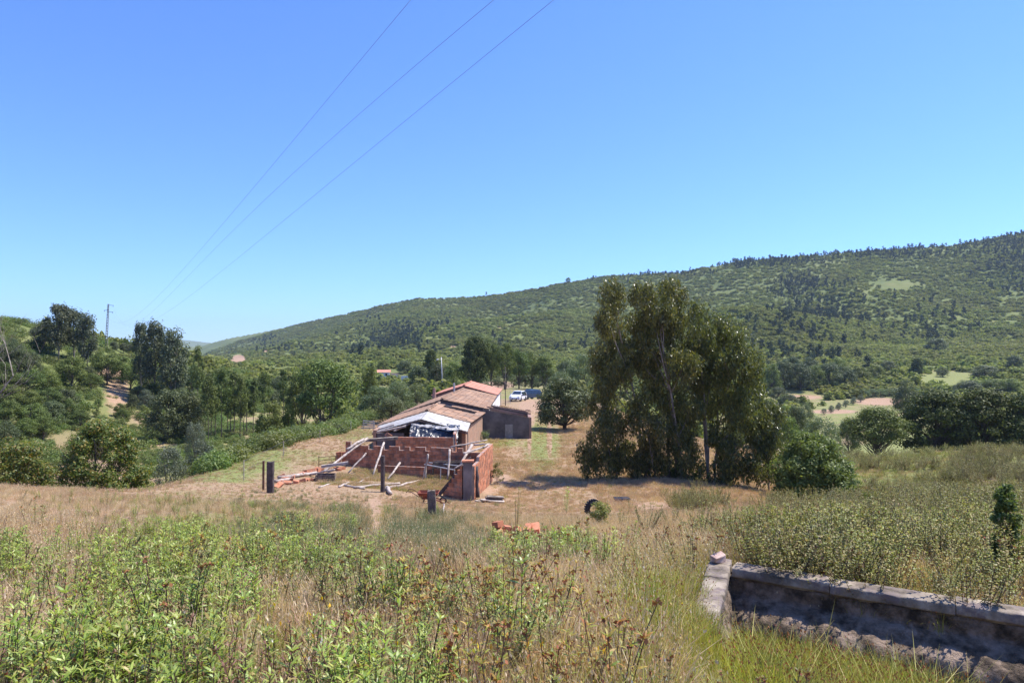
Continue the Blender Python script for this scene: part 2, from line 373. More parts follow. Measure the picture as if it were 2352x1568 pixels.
def build_ground():
    th = np.concatenate([np.linspace(-math.pi, -.86, 60, endpoint=False), np.linspace(-.86, .86, 620), np.linspace(.86, math.pi, 61)[1:]])
    r = np.concatenate([[0.3], np.geomspace(.8, 14, 170), np.geomspace(14.3, 120, 170), np.geomspace(122, 1400, 260), np.geomspace(1420, 6000, 60)])
    R, T = np.meshgrid(r, th, indexing='ij')
    X = R*np.sin(T); Y = R*np.cos(T); Z = H(X, Y)
    V = np.stack([X, Y, Z], -1).reshape(-1, 3); nr, nt_ = R.shape
    i = np.arange(nr-1)[:, None]*nt_+np.arange(nt_-1)[None, :]
    F = np.stack([i, i+nt_, i+nt_+1, i+1], -1).reshape(-1, 4)
    m, nt, out = new_mat('ground')
    at = lambda n: nd(nt, 'ShaderNodeAttribute', attribute_name=n).outputs['Fac']
    n1 = noise(nt, .55, 8, .65); n2 = noise(nt, 9, 6, .7); n3 = noise(nt, .045, 5, .6)
    dry = ramp(nt, n2, [(.3, (.17, .115, .068)), (.5, (.32, .225, .14)), (.7, (.48, .35, .235))])
    dry = mix(nt, ramp(nt, n1, [(.4, (0, 0, 0)), (.6, (1, 1, 1))]), dry, (.36, .235, .15))
    green = ramp(nt, n2, [(.3, (.13, .15, .05)), (.5, (.21, .225, .08)), (.72, (.33, .31, .14))])
    soil = ramp(nt, noise(nt, 3, 8, .7), [(.3, (.27, .165, .105)), (.7, (.46, .315, .215))])
    hill = ramp(nt, noise(nt, .03, 9, .7), [(.32, (.09, .115, .038)), (.5, (.14, .165, .053)), (.62, (.18, .19, .066)), (.78, (.22, .18, .09))])
    gm = mth(nt, 'ADD', at('green'), mth(nt, 'MULTIPLY', mth(nt, 'SUBTRACT', n1, .5), 1.6))
    c = mix(nt, ramp(nt, gm, [(.25, (0, 0, 0)), (.6, (1, 1, 1))]), dry, green)
    c = mix(nt, at('hill'), c, hill)
    sm = mth(nt, 'ADD', at('soil'), mth(nt, 'MULTIPLY', mth(nt, 'SUBTRACT', n1, .5), .8))
    c = mix(nt, ramp(nt, sm, [(.35, (0, 0, 0)), (.6, (1, 1, 1))]), c, soil)
    b = nd(nt, 'ShaderNodeBsdfPrincipled'); nt.links.new(c, b.inputs['Base Color']); b.inputs['Roughness'].default_value = .95; b.inputs['Specular IOR Level'].default_value = .1
    bp = nd(nt, 'ShaderNodeBump'); bp.inputs['Strength'].default_value = .7; bp.inputs['Distance'].default_value = .08
    nt.links.new(noise(nt, 12, 6, .75), bp.inputs['Height']); nt.links.new(bp.outputs[0], b.inputs['Normal'])
    nt.links.new(b.outputs[0], out.inputs[0])
    me = np_mesh('ground', V, F, m, True)
    px, py = proj(V[:, 0], V[:, 1], V[:, 2]); front = V[:, 1] > 1
    g = mask(px, py, GREEN_P)*front; s = mask(px, py, SOIL_P)*front
    D = V[:, 1]
    hill = sst((np.hypot(V[:, 0], V[:, 1])-190)/120)
    left = sst((-V[:, 0]-45)/25)*sst((D-60)/40)*.95*(px < 700)
    hill = np.maximum(hill, left)
    hill = hill*(1-np.clip(g*1.5, 0, 1)*(py > 840))
    g = np.maximum(g, .5*sst((D-75)/60))
    for n, a in (('green', g), ('soil', s), ('hill', hill)):
        A = me.attributes.new(n, 'FLOAT', 'POINT'); A.data.foreach_set('value', a.astype(np.float32))
    o = obj('ground', me); tag(o, kind='structure')
build_ground()

# ------------------------------------------------------------------ leaves, crowns, trees
def unit(a): return a/np.maximum(np.linalg.norm(a, axis=-1, keepdims=True), 1e-6)
def rdir(n, r): return unit(r.normal(size=(n, 3)))
def leaf_quads(C, N, T, L, W):
    S = unit(np.cross(N, T)); L = np.broadcast_to(np.asarray(L, float), (len(C),))[:, None]; W = np.broadcast_to(np.asarray(W, float), (len(C),))[:, None]
    V = np.stack([C-T*L/2, C+S*W/2, C+T*L/2, C-S*W/2], 1)
    return V.reshape(-1, 3), np.arange(len(C)*4).reshape(-1, 4)
def clump_leaves(cc, rc, n, L, W, r, droop=0, flat=.8, jit=.5):
    """n leaves round every clump centre"""
    k = len(cc); idx = np.repeat(np.arange(k), n); d = rdir(k*n, r)
    rad = rc[idx]*(.45+.6*r.random(k*n)**.6)
    lump = 1+.35*np.sin(d[:, 0]*5+idx)*np.cos(d[:, 2]*6+idx*1.7)
    C = cc[idx]+d*(rad*lump)[:, None]*np.array([1, 1, flat])
    N = unit(d*.7+rdir(k*n, r)*jit+np.array([0, 0, .25]))
    T = rdir(k*n, r)
    if droop: T = unit(T*(1-droop)+np.array([0, 0, -1])*droop)
    T = unit(T-N*np.sum(T*N, 1, keepdims=True)*(1-droop*.7))
    s = .6+.8*r.random(k*n)
    return leaf_quads(C, N, T, L*s, W*s)
SHAPES = {
    'euc': lambda t: itp(t, 0, .55, .15, .8, .5, 1, .8, .85, 1, .35),
    'dome': lambda t: np.sqrt(np.clip(1-(t*1.0-.22)**2/.64, .05, 1)),
    'umb': lambda t: itp(t, 0, .65, .3, 1, .6, .95, 1, .35),
    'cone': lambda t: itp(t, 0, .9, .3, 1, 1, .12),
    'slim': lambda t: itp(t, 0, .6, .4, 1, 1, .3),
}
def make_tree(seed, Ht, R, z0, shape, nclump, nleaf, rc, L, W, lean=(0, 0), ntrunk=1, tr=.03, droop=0, flat=.8, fill=.5, limbs=True, jit=.5, seg=6):
    r = np.random.default_rng(seed); rnd = random.Random(seed)
    t = r.random(nclump)**.85; zc = (z0+(1-z0)*t)*Ht
    ang = np.arange(nclump)*2.39996+r.random(nclump)
    rr = SHAPES[shape](t)*R*(fill+(1-fill)*r.random(nclump)**.5)*(1-rc/R*.6)
    ax = np.array([lean[0], lean[1]])
    cc = np.stack([np.cos(ang)*rr+ax[0]*zc/Ht, np.sin(ang)*rr+ax[1]*zc/Ht, zc-rc*.7*flat*(t > .6)], -1)
    rcs = rc*(.65+.6*r.random(nclump))
    V, F = clump_leaves(cc, rcs, nleaf, L, W, r, droop, flat, jit)
    mb = MB(); tops = []
    for k in range(ntrunk):
        a = 2*math.pi*k/ntrunk+rnd.random(); sp_ = R*.35*(ntrunk > 1)
        top = Vector((math.cos(a)*sp_+ax[0]*.85, math.sin(a)*sp_+ax[1]*.85, Ht*.86))
        b0 = Vector((math.cos(a)*tr*Ht*.8*(ntrunk > 1), math.sin(a)*tr*Ht*.8*(ntrunk > 1), -.04*Ht))
        pts = []
        for i in range(7):
            s = i/6; p = b0.lerp(top, s); p += Vector((rnd.uniform(-1, 1), rnd.uniform(-1, 1), 0))*Ht*.012*(i > 0); p.z = b0.z+(top.z-b0.z)*s
            pts.append(p)
        mb.tube(pts, [tr*Ht*(1.25 if i == 0 else 1-.8*i/6)/(ntrunk**.4) for i in range(7)], seg+1)
        tops.append(pts)
    if limbs:
        for i in range(nclump):
            c = Vector(cc[i]); pts = tops[i % ntrunk]; zz = max(Ht*.12, c.z-R*rnd.uniform(.4, .9)); f = min(max(zz/(Ht*.86), 0), .98)*6
            a = pts[int(f)].lerp(pts[min(int(f)+1, 6)], f-int(f))
            mid = a.lerp(c, .55)+Vector((0, 0, -.05*R))
            q = tr*Ht*.30*(1-.6*f/6)
            mb.tube([a, mid, c], [q, q*.6, q*.25], 4, False)
    return (np.array(mb.v), mb.f), (V, F)
PROTO = {}
def proto(key, leaf, bark, **k):
    (tv, tf), (V, F) = make_tree(**k)
    PROTO[key] = (np_mesh('trunk', tv, tf, bark, True), np_mesh('crown', V, F, leaf))
for i in range(3):
    proto(('euc', i), M['euc_far'], M['pale_bark'], seed=10+i, Ht=1, R=.26, z0=.22, shape='euc', nclump=46, nleaf=130, rc=.085, L=0.032, W=0.018, tr=.016, ntrunk=1+i % 2, fill=.35, jit=.6, flat=1.2, seg=5)
    proto(('pine', i), M['pine'], M['bark'], seed=20+i, Ht=1, R=.5, z0=.38, shape='umb', nclump=44, nleaf=170, rc=.135, L=0.036, W=0.018, tr=.03, ntrunk=1+i % 2, flat=.65, fill=.3)
    proto(('dark_pine', i), M['dark_pine'], M['bark'], seed=30+i, Ht=1, R=.5, z0=.24, shape='dome', nclump=120, nleaf=150, rc=.115, L=0.03, W=0.017, tr=.028, ntrunk=1, flat=.6, fill=.25)
    proto(('umbrella', i), M['pine'], M['bark'], seed=35+i, Ht=1, R=.5, z0=.46, shape='umb', nclump=110, nleaf=140, rc=.11, L=.028, W=.016, tr=.03, flat=.7, fill=.2)
    proto(('round', i), M['oak'], M['bark'], seed=40+i, Ht=1, R=.5, z0=.12, shape='dome', nclump=58, nleaf=170, rc=.14, L=0.031, W=0.021, tr=.03, fill=.45)
    proto(('bright', i), M['bright'], M['bark'], seed=50+i, Ht=1, R=.5, z0=.14, shape='dome', nclump=48, nleaf=170, rc=.14, L=0.034, W=0.022, tr=.025, fill=.4)
    proto(('olive', i), M['olive'], M['bark'], seed=60+i, Ht=1, R=.5, z0=.2, shape='dome', nclump=46, nleaf=160, rc=.13, L=0.036, W=0.014, tr=.03, fill=.4, ntrunk=2, jit=.8)
    proto(('willow', i), M['willow'], M['bark'], seed=70+i, Ht=1, R=.5, z0=.08, shape='dome', nclump=56, nleaf=170, rc=.13, L=0.034, W=0.014, tr=.025, fill=.5, ntrunk=3, jit=.8)
    proto(('slim', i), M['pine'], M['bark'], seed=80+i, Ht=1, R=.2, z0=.4, shape='slim', nclump=26, nleaf=90, rc=.07, L=0.034, W=0.014, tr=.011, fill=.2, flat=.8, seg=4)
TREE_N = [0]
ORD = 'first second third fourth fifth sixth seventh eighth ninth tenth eleventh twelfth thirteenth fourteenth fifteenth sixteenth seventeenth eighteenth nineteenth twentieth twenty-first twenty-second'.split()
def ordinal(v, allv): return ORD[sorted(allv).index(v)]
NAMES = dict(umbrella='stone_pine', euc='eucalyptus_tree', pine='pine_tree', dark_pine='stone_pine', round='oak_tree', bright='broadleaf_tree', olive='olive_tree', willow='willow_bush', slim='slender_pine')
def plant(kind, x, yb, yt, w, label, group=None, name=None, cat='tree', D=None, rz=None):
    """a tree standing on the ground seen at (x, yb), its top at yt, w wide (all in view pixels)"""
    if D is None: p = hit(x, yb)
    else:
        a, b = ray(x, yb); p = Vector((a*D, D, h(a*D, D)))
    D = p.y; zt = EYE+ray(x, yt)[1]*D
    Ht = max(zt-p.z, .8); W = w/1568*D
    TREE_N[0] += 1; i = TREE_N[0] % 3
    t = thing(name or NAMES[kind], label, cat, p, TREE_N[0]*1.7 if rz is None else rz, group)
    Rp = .26 if kind == 'euc' else .2 if kind == 'slim' else .5
    # the proto's crown is 2*Rp wide for a height of 1
    s = W/(2*Rp)
    tr, cr = PROTO[(kind, i)]
    for n, me in (('trunk', tr), ('crown', cr)):
        o = obj(n, me, t); o.scale = (s, s, Ht)
    return t, D, Ht

G1 = 'eucalyptus trees on the left hill'
plant('euc', 100, 868, 736, 62, 'lower bushy eucalyptus at the left edge of the taller hill clump', G1, D=132)
plant('euc', 133, 872, 694, 66, 'tallest eucalyptus on the left hill, with a pointed top', G1, D=130)
plant('euc', 168, 872, 706, 60, 'eucalyptus right behind the tallest one on the left hill', G1, D=134)
plant('euc', 198, 872, 718, 50, 'eucalyptus on the pylon side of the taller hill clump', G1, D=131)
plant('euc', 323, 868, 735, 42, 'narrow eucalyptus on the left of the second hill clump', G1, D=128)
plant('euc', 356, 880, 733, 66, 'tallest eucalyptus of the second hill clump, right of the pylon', G1, D=126)
plant('euc', 398, 885, 752, 74, 'broad eucalyptus at the right end of the second hill clump', G1, D=124)
for i, (x, yt, w) in enumerate([(262, 784, 22), (284, 787, 22), (300, 790, 26)]):
    plant('euc', x, 822, yt, w, '%s small eucalyptus on the ridge counting right from the pylon' % ORD[i], 'small ridge eucalyptuses', D=160+4*i)
# left hill thicket
lt = [('pine', 20, 900, 858, 70), ('pine', 66, 905, 848, 74), ('bright', 110, 900, 850, 60), ('pine', 165, 895, 818, 80), ('pine', 208, 900, 856, 62),
      ('pine', 246, 885, 812, 74), ('bright', 282, 880, 818, 64), ('pine', 300, 895, 840, 60), ('round', 40, 860, 800, 60), ('round', 75, 862, 808, 46), ('pine', 232, 868, 806, 50),
      ('pine', 15, 945, 882, 72), ('bright', 66, 950, 896, 66), ('pine', 108, 946, 890, 70), ('round', 150, 945, 892, 62), ('bright', 20, 990, 918, 66),
      ('pine', 70, 990, 925, 80), ('round', 120, 978, 920, 66), ('bright', 160, 962, 915, 44), ('pine', 340, 905, 850, 60), ('bright', 372, 905, 858, 60),
      ('pine', 415, 900, 848, 62), ('bright', 350, 925, 880, 62), ('round', 318, 925, 885, 40), ('bright', 395, 930, 868, 70), ('pine', 440, 915, 845, 50),
      ('bright', 225, 940, 915, 22), ('bright', 222, 960, 938, 20), ('bright', 275, 958, 925, 34), ('bright', 283, 975, 938, 36), ('round', 306, 942, 905, 26), ('olive', 335, 940, 895, 40), ('bright', 330, 960, 930, 26), ('bright', 334, 985, 955, 30), ('bright', 226, 905, 892, 16)]
lt += [('bright', 60, 1010, 960, 60), ('pine', 100, 1012, 955, 56), ('round', 10, 1020, 965, 60), ('pine', 185, 985, 940, 50), ('round', 205, 880, 840, 40), ('bright', 145, 875, 832, 46), ('pine', 320, 870, 820, 40), ('pine', 452, 900, 850, 50),
       ('round', 470, 895, 850, 44), ('bright', 500, 900, 848, 50), ('pine', 530, 905, 856, 50), ('bright', 556, 900, 862, 44), ('round', 590, 905, 868, 44), ('bright', 480, 925, 880, 46), ('round', 26, 830, 775, 50), ('round', 5, 850, 790, 50), ('bright', 55, 835, 790, 44), ('pine', 8, 880, 830, 60),
       ('round', 410, 945, 890, 56), ('pine', 380, 880, 838, 44), ('round', 640, 900, 862, 44), ('bright', 680, 880, 850, 40), ('round', 585, 930, 890, 40), ('round', 640, 940, 895, 50), ('bright', 560, 935, 895, 44), ('round', 228, 850, 812, 30), ('bright', 262, 850, 815, 30)]
ROWS = [(0, 872, 'along the crest of the left hill'), (872, 902, 'just under the crest of the left hill'), (902, 936, 'in the middle belt of the left hillside'), (936, 972, 'low on the left hillside'), (972, 2000, 'at the foot of the left hillside')]
for k, x, yb, yt, w in lt:
    lo, hi, where = [r_ for r_ in ROWS if r_[0] <= yb < r_[1]][0]
    if yb > 900 and 210 < x < 345 and w < 45: kind, where, sel = 'small bush', 'on the bare orange slope', [t_[1]+t_[2]*.001 for t_ in lt if t_[2] > 900 and 210 < t_[1] < 345 and t_[4] < 45]
    else: kind, sel = dict(pine='bushy pine', bright='bright leafy tree', round='dark round oak', olive='grey olive tree')[k], [t_[1]+t_[2]*.001 for t_ in lt if t_[0] == k and lo <= t_[2] < hi and not (t_[2] > 900 and 210 < t_[1] < 345 and t_[4] < 45)]
    plant(k, x, yb, yt, w, '%s, %s from the left %s' % (kind, ordinal(x+yb*.001, sel), where), 'trees of the left hillside thicket' if w > 40 else 'small bushes on the orange slope')
plant('round', 386, 1000, 893, 100, 'large dark oak at the foot of the left hill, left of its neighbour', D=96)
plant('round', 432, 1002, 896, 84, 'large grey green oak beside the slender pine grove', D=97)
for i, (x, yt, w) in enumerate([(478, 850, 42), (494, 856, 40), (508, 846, 46), (522, 860, 40), (538, 852, 48), (552, 864, 40), (566, 858, 44), (582, 868, 40), (486, 880, 40), (530, 885, 44), (560, 890, 36)]):
    plant('slim', x, 1000, yt, w, 'slender bare trunked pine, %s from the left in the valley floor grove' % ordinal(x, [478, 494, 508, 522, 538, 552, 566, 582, 486, 530, 560]), 'slender pine grove', D=93+(i*37) % 14)
plant('slim', 455, 915, 795, 36, 'tall thin old pine with a bare leaning trunk and small tufted top', D=118)
plant('slim', 608, 936, 838, 36, 'lone slender pine with a thin trunk right of the grove', D=112)
plant('slim', 651, 925, 845, 32, 'slender pine half hidden by the big spreading pine', D=118)
plant('bright', 620, 985, 922, 74, 'bright green bushy tree below the lone slender pine', D=88)
plant('bright', 662, 975, 925, 44, 'smaller bright green bush at the foot of the spreading pine', D=90)
plant('pine', 748, 962, 824, 165, 'big spreading pine with several leaning trunks behind the brambles', D=86)
plant('pine', 694, 955, 838, 90, 'darker pine on the left of the big spreading pine', D=92)
plant('bright', 850, 905, 838, 56, 'bright green tree between the spreading pine and the white house', D=100)
for k, x, yb, yt, w, D, l in [('willow', 866, 945, 886, 90, 76, 'pale grey green bush nearest the spreading pine'), ('willow', 915, 935, 874, 95, 82, 'tallest pale grey green bush left of the farmhouse roofs'),
                        ('willow', 960, 930, 880, 66, 84, 'grey green bush beside the farmhouse ridge'), ('round', 900, 960, 912, 80, 68, 'dark green bush just left of the tiled roofs')]:
    plant(k, x, yb, yt, w, l, name='large_bush', cat='bush', D=D)
# valley behind the farmhouse
for k, x, yb, yt, w, D, l in [('dark_pine', 1092, 890, 772, 78, 150, 'dark bushy pine behind the red roof, tallest of the pines there'), ('pine', 1128, 890, 776, 56, 152, 'pine with a curved bare trunk behind the red roof'),
        ('pine', 1160, 890, 786, 60, 148, 'pine with a straight bare trunk beside the thin pole'), ('pine', 1192, 890, 800, 66, 156, 'low crowned pine left of the parked cars'),
        ('pine', 1222, 890, 806, 66, 160, 'pine standing directly behind the parked cars'), ('pine', 1250, 888, 820, 54, 158, 'smaller pine right of the parked cars'),
        ('dark_pine', 990, 872, 803, 44, 190, 'dark pine left of the lamp post'), ('bright', 1044, 884, 829, 60, 160, 'bright green domed tree right of the lamp post'),
        ('round', 962, 878, 838, 62, 175, 'round green tree between white house and lamp post'), ('round', 1004, 882, 832, 56, 170, 'round green tree directly behind the lamp post'),
        ('willow', 1290, 905, 852, 80, 125, 'pale green bush between the cars and the dark oak'), ('willow', 1336, 890, 812, 90, 130, 'tall pale green tree behind the dark oak'),
        ('round', 1300, 870, 826, 60, 190, 'round tree far behind the parked cars'), ('bright', 880, 845, 826, 40, 290, 'green tree behind the white house'), ('round', 930, 850, 828, 44, 280, 'darker tree behind the right end of the white house')]:
    plant(k, x, yb, yt, w, l, D=D)
for i, (k, x, yb, yt, w) in enumerate([('willow', 1112, 892, 862, 46), ('round', 1144, 890, 864, 30), ('willow', 1178, 889, 858, 48), ('round', 1206, 887, 854, 44), ('willow', 1236, 888, 850, 52), ('round', 1262, 892, 848, 50), ('round', 1085, 892, 858, 44)]):
    plant(k, x, yb, yt, w, 'low bush among the pine trunks behind the farm, %s from the left' % ['second', 'third', 'fourth', 'fifth', 'sixth', 'seventh', 'first'][i], 'bushes under the pines behind the farm', name='large_bush', cat='bush', D=172)
# right hand valley
for k, x, yb, yt, w, D, l in [('umbrella', 2016, 1036, 934, 158, 84, 'lone umbrella shaped stone pine on the right'), ('dark_pine', 2150, 1040, 895, 175, 84, 'dense dark stone pine, left one of the big pine mass'),
        ('dark_pine', 2262, 1048, 893, 180, 82, 'dense dark stone pine in the middle of the big pine mass'), ('dark_pine', 2372, 1055, 900, 180, 80, 'dense dark stone pine at the right edge of the big pine mass'),
        ('round', 1828, 982, 930, 64, 105, 'small dark oak right behind the big eucalyptus'), ('willow', 1888, 1025, 956, 104, 80, 'pale green spreading tree left of the umbrella pine')]:
    plant(k, x, yb, yt, w, l, D=D)
vt = [(1772, 902, 834, 56), (1800, 895, 826, 60), (1838, 897, 832, 62), (1872, 893, 838, 60), (1905, 890, 832, 62), (1940, 888, 840, 56), (1975, 882, 842, 58), (1820, 870, 818, 52), (1860, 868, 820, 50), (1925, 864, 822, 50),
      (1788, 925, 888, 50), (1812, 940, 905, 50), (2010, 872, 836, 56), (2040, 858, 828, 44), (2222, 905, 872, 66), (2275, 902, 870, 66), (2262, 870, 838, 66), (2330, 850, 815, 40), (2320, 905, 868, 60), (1740, 880, 826, 60)]
for i, (x, yb, yt, w) in enumerate(vt):
    k = 'round' if i % 3 else 'bright'
    hi_ = yb < 886; sel = [q_[0]+q_[1]*.001 for n_, q_ in enumerate(vt) if (q_[1] < 886) == hi_ and bool(n_ % 3) == bool(i % 3)]
    plant(k, x, yb, yt, w, '%s, %s from the left in the %s of the right valley' % ('dark rounded oak' if k == 'round' else 'lighter green tree', ordinal(x+yb*.001, sel), 'far wooded band' if hi_ else 'nearer tree line'), 'trees along the right valley')
for k, x, yb, yt, w, D, l in [('round', 1768, 975, 915, 64, 112, 'round oak glimpsed just right of the eucalyptus crown'), ('bright', 1812, 1015, 955, 70, 88, 'bright leafy tree between the eucalyptus and the pale spreading tree'),
        ('round', 1948, 1000, 962, 56, 100, 'low oak on the bare bank left of the umbrella pine'), ('willow', 1850, 962, 925, 44, 130, 'grey green bush below the orchard row'), ('round', 2080, 905, 872, 60, 175, 'dark tree behind the gap between the stone pines'), ('bright', 1700, 960, 900, 70, 110, 'green tree showing through the right side of the eucalyptus clump')]:
    plant(k, x, yb, yt, w, l, D=D)
plant('dark_pine', 2107, 858, 822, 28, 'single dark tree in the green meadow on the right'); plant('round', 2165, 866, 842, 28, 'low dark tree beside the orange strip on the right')
plant('round', 2150, 812, 776, 56, 'pair of merged dark trees above the green meadow')
for i in range(11):
    plant('olive', 1893+i*8.5+(i % 2)*7, 952-i*3.2, 937-i*3.2, 15, 'small round orchard tree, %s from the left in the row by the track' % ORD[i], 'young orchard trees', name='orchard_tree')
for i in range(7):
    plant('willow', 1985+i*19, 912-i*.8, 893-i*.6, 30, 'grey green olive bush, %s from the left above the orange field' % ORD[i], 'olive row above the orange field', name='olive_bush')
for x, yb, yt, w in [(1305, 652, 637, 14)]:
    plant('pine', x, yb+4, yt, w, 'lone tree standing up from the distant ridge skyline', D=990)
# left foreground trees
plant('olive', 390, 1118, 1028, 96, 'pale olive tree at the valley edge beside the rusty green tree', D=42)
plant('olive', 462, 1088, 1012, 84, 'second, darker olive tree further along the valley edge', D=50)
plant('olive', 448, 1018, 966, 54, 'small grey olive tree at the foot of the big oaks', D=74)
plant('bright', 575, 905, 870, 60, 'green bush behind the slender pine grove', D=150)

def big_tree(name, label, seed, base, Ht, R, z0, shape, nclump, nleaf, rc, L, W, leaf, bark, group=None, cat='tree', **k):
    (tv, tf), (V, F) = make_tree(seed=seed, Ht=Ht, R=R, z0=z0, shape=shape, nclump=nclump, nleaf=nleaf, rc=rc, L=L, W=W, **k)
    t = thing(name, label, cat, base, 0, group)
    obj('trunk', np_mesh('trunk', tv, tf, bark, True), t); obj('crown', np_mesh('crown', V, F, leaf), t)
    return t
def at(x, D): a, _ = ray(x, 1100); return Vector((a*D, D, h(a*D, D)))
def top(x, y, D): return EYE+ray(x, y)[1]*D
px2 = lambda p, D: p/1568*D
EZ = lambda q: (1270+.39*q[0], 611.5+.39*q[1], .46*q[2], .45*q[3])
def lobe_tree(name, label, seed, bx, D, lobes, ntr=2, cat='tree', tr=.085, dz=1.2, group='big eucalyptus clump right of the track', dens=36, nl=105, L=.16, W=.052):
    r = np.random.default_rng(seed); rnd = random.Random(seed); b = at(bx, D); CC = []; RC = []; LC = []
    for q in lobes:
        x, y, rx, ry = EZ(q); dd = D+rnd.uniform(-dz, dz); c = P(x, y, dd)-b; a, e = px2(rx, dd), px2(ry, dd); LC.append((c, a))
        n = max(5, int(dens*a*e/1.2)); d = rdir(n, r)*(.35+.6*r.random((n, 1))**.5)
        CC.append(np.array(c)+d*np.array([a, a, e])*.86); RC.append(.20+.24*r.random(n))
    CC = np.concatenate(CC); RC = np.concatenate(RC)
    V, F = clump_leaves(CC, RC, nl, L, W, r, .6, 1.5, .8)
    t = thing(name, label, cat, b, 0, group); mb = MB(); top_ = max(c.z for c, a in LC)
    mains = sorted(LC, key=lambda q: -q[0].z)[:ntr]; trunks = []
    for k, (c, a) in enumerate(mains):
        b0 = Vector((rnd.uniform(-.4, .4), rnd.uniform(-.3, .3), -.3)); pts = []
        for i in range(9):
            s_ = i/8; p = Vector((b0.x+(c.x-b0.x)*s_**1.5, b0.y+(c.y-b0.y)*s_, b0.z+(c.z-b0.z)*s_)); p += Vector((rnd.uniform(-1, 1), rnd.uniform(-1, 1), 0))*.10*(0 < i < 8); pts.append(p)
        mb.tube(pts, [tr*(1.2 if i == 0 else 1-.85*i/8) for i in range(9)], 8); trunks.append(pts)
    for c, a in LC:
        pts = min(trunks, key=lambda T: min((p-c).length for p in T)); k = min(range(8), key=lambda i: abs(pts[i].z-max(c.z-1.6-rnd.random(), .6))); q = pts[k]
        m_ = q.lerp(c, .5)+Vector((0, 0, -.15)); rr = tr*.45*(1-.6*k/8)+.012; mb.tube([q, m_, c], [rr, rr*.7, rr*.35], 5, False)
        for _ in range(4):
            e = c+Vector([rnd.uniform(-a, a)*.8 for _ in range(3)]); mb.tube([m_.lerp(c, rnd.random()), e], [rr*.35, .006], 4, False)
    obj('trunk', mb.mesh('trunk', M['pale_bark'], True), t); obj('crown', np_mesh('crown', V, F, M['euc']), t)
LA = [(350, 200, 80, 105), (330, 330, 80, 90), (370, 440, 80, 80), (300, 560, 90, 110), (320, 700, 95, 100), (290, 820, 80, 85), (400, 640, 70, 80)]
LB = [(550, 170, 100, 80), (700, 175, 85, 85), (620, 260, 90, 80), (500, 320, 90, 100), (700, 340, 110, 100), (560, 440, 90, 90), (650, 500, 110, 100), (470, 520, 80, 90), (760, 600, 100, 110), (590, 700, 80, 70), (680, 780, 90, 90), (820, 500, 80, 90), (830, 660, 80, 90), (560, 600, 80, 80), (800, 860, 90, 90), (500, 820, 70, 80)]
LD = [(850, 290, 70, 80), (870, 420, 90, 90), (1010, 370, 75, 85), (960, 480, 90, 100), (1120, 480, 75, 85), (1080, 590, 110, 100), (930, 640, 100, 110), (1180, 610, 70, 90), (1040, 740, 110, 100), (1180, 750, 80, 90), (900, 790, 90, 100), (1110, 870, 110, 90)]
lobe_tree('eucalyptus_tree', 'narrow crowned eucalyptus at the left of the big clump', 101, 1490, 38.4, LA, 2)
lobe_tree('eucalyptus_tree', 'tallest eucalyptus with a double rounded top in the middle of the big clump', 102, 1550, 38, LB, 3, tr=.10)
lobe_tree('eucalyptus_tree', 'lower broad eucalyptus with a yellowish edge on the right of the clump', 103, 1640, 38.2, LD, 3)
for bx, D, lb, seed, l in [(1420, 37.6, [(380, 930, 100, 80), (300, 1000, 80, 90), (420, 1120, 120, 90), (330, 1160, 90, 70)], 111, 'drooping eucalyptus regrowth at the left foot of the big clump'),
        (1345, 37.4, [(205, 1090, 60, 75), (215, 1170, 65, 60)], 112, 'small brownish eucalyptus sapling standing left of the big clump'),
        (1520, 37.4, [(560, 960, 110, 90), (600, 1080, 110, 90), (560, 1190, 130, 80)], 113, 'dark eucalyptus regrowth in front of the central trunks'),
        (1590, 38.2, [(750, 960, 100, 100), (760, 1100, 90, 90), (780, 1210, 130, 80)], 114, 'dark eucalyptus regrowth between the central and right trunks'),
        (1690, 37.6, [(1000, 1000, 90, 100), (1080, 1130, 110, 90), (1000, 1220, 110, 70)], 115, 'leafy eucalyptus regrowth under the right crown'),
        (1765, 37.2, [(1270, 860, 90, 90), (1230, 980, 100, 100), (1260, 1100, 90, 100), (1200, 1210, 90, 70)], 116, 'yellowish drooping eucalyptus at the right foot of the big clump')]:
    lobe_tree('eucalyptus_bush', l, seed, bx, D, lb, 1, 'bush', .05, .6)
b = at(1868, 33.5); big_tree('broadleaf_tree', 'dense bright green bushy tree right of the big eucalyptus clump', 120, b, top(1868, 992, 33.5)-b.z, px2(94, 33.5), .02, 'dome', 120, 250, .46, .13, .07, M['bright'], M['bark'], ntrunk=2, tr=.02, fill=.5)
b = at(1296, 62); big_tree('oak_tree', 'dark round cork oak standing over the grassy track', 121, b, top(1296, 868, 62)-b.z, px2(66, 62), .2, 'dome', 90, 200, .62, .17, .10, M['oak'], M['bark'], ntrunk=1, tr=.04, fill=.45)
b = at(240, 37); big_tree('poplar_tree', 'rusty green bushy tree at the edge of the dry grass', 122, b, top(240, 958, 37)-b.z, px2(112, 37), .02, 'dome', 190, 260, .46, .13, .065, M['rust'], M['bark'], ntrunk=3, tr=.012, fill=.5, droop=.2)
b = at(30, 33); big_tree('poplar_tree', 'rusty green tree cut by the left edge of the photo', 123, b, top(30, 1004, 33)-b.z, px2(112, 33), .02, 'dome', 170, 260, .46, .13, .065, M['rust'], M['bark'], ntrunk=3, tr=.012, fill=.5, droop=.2)

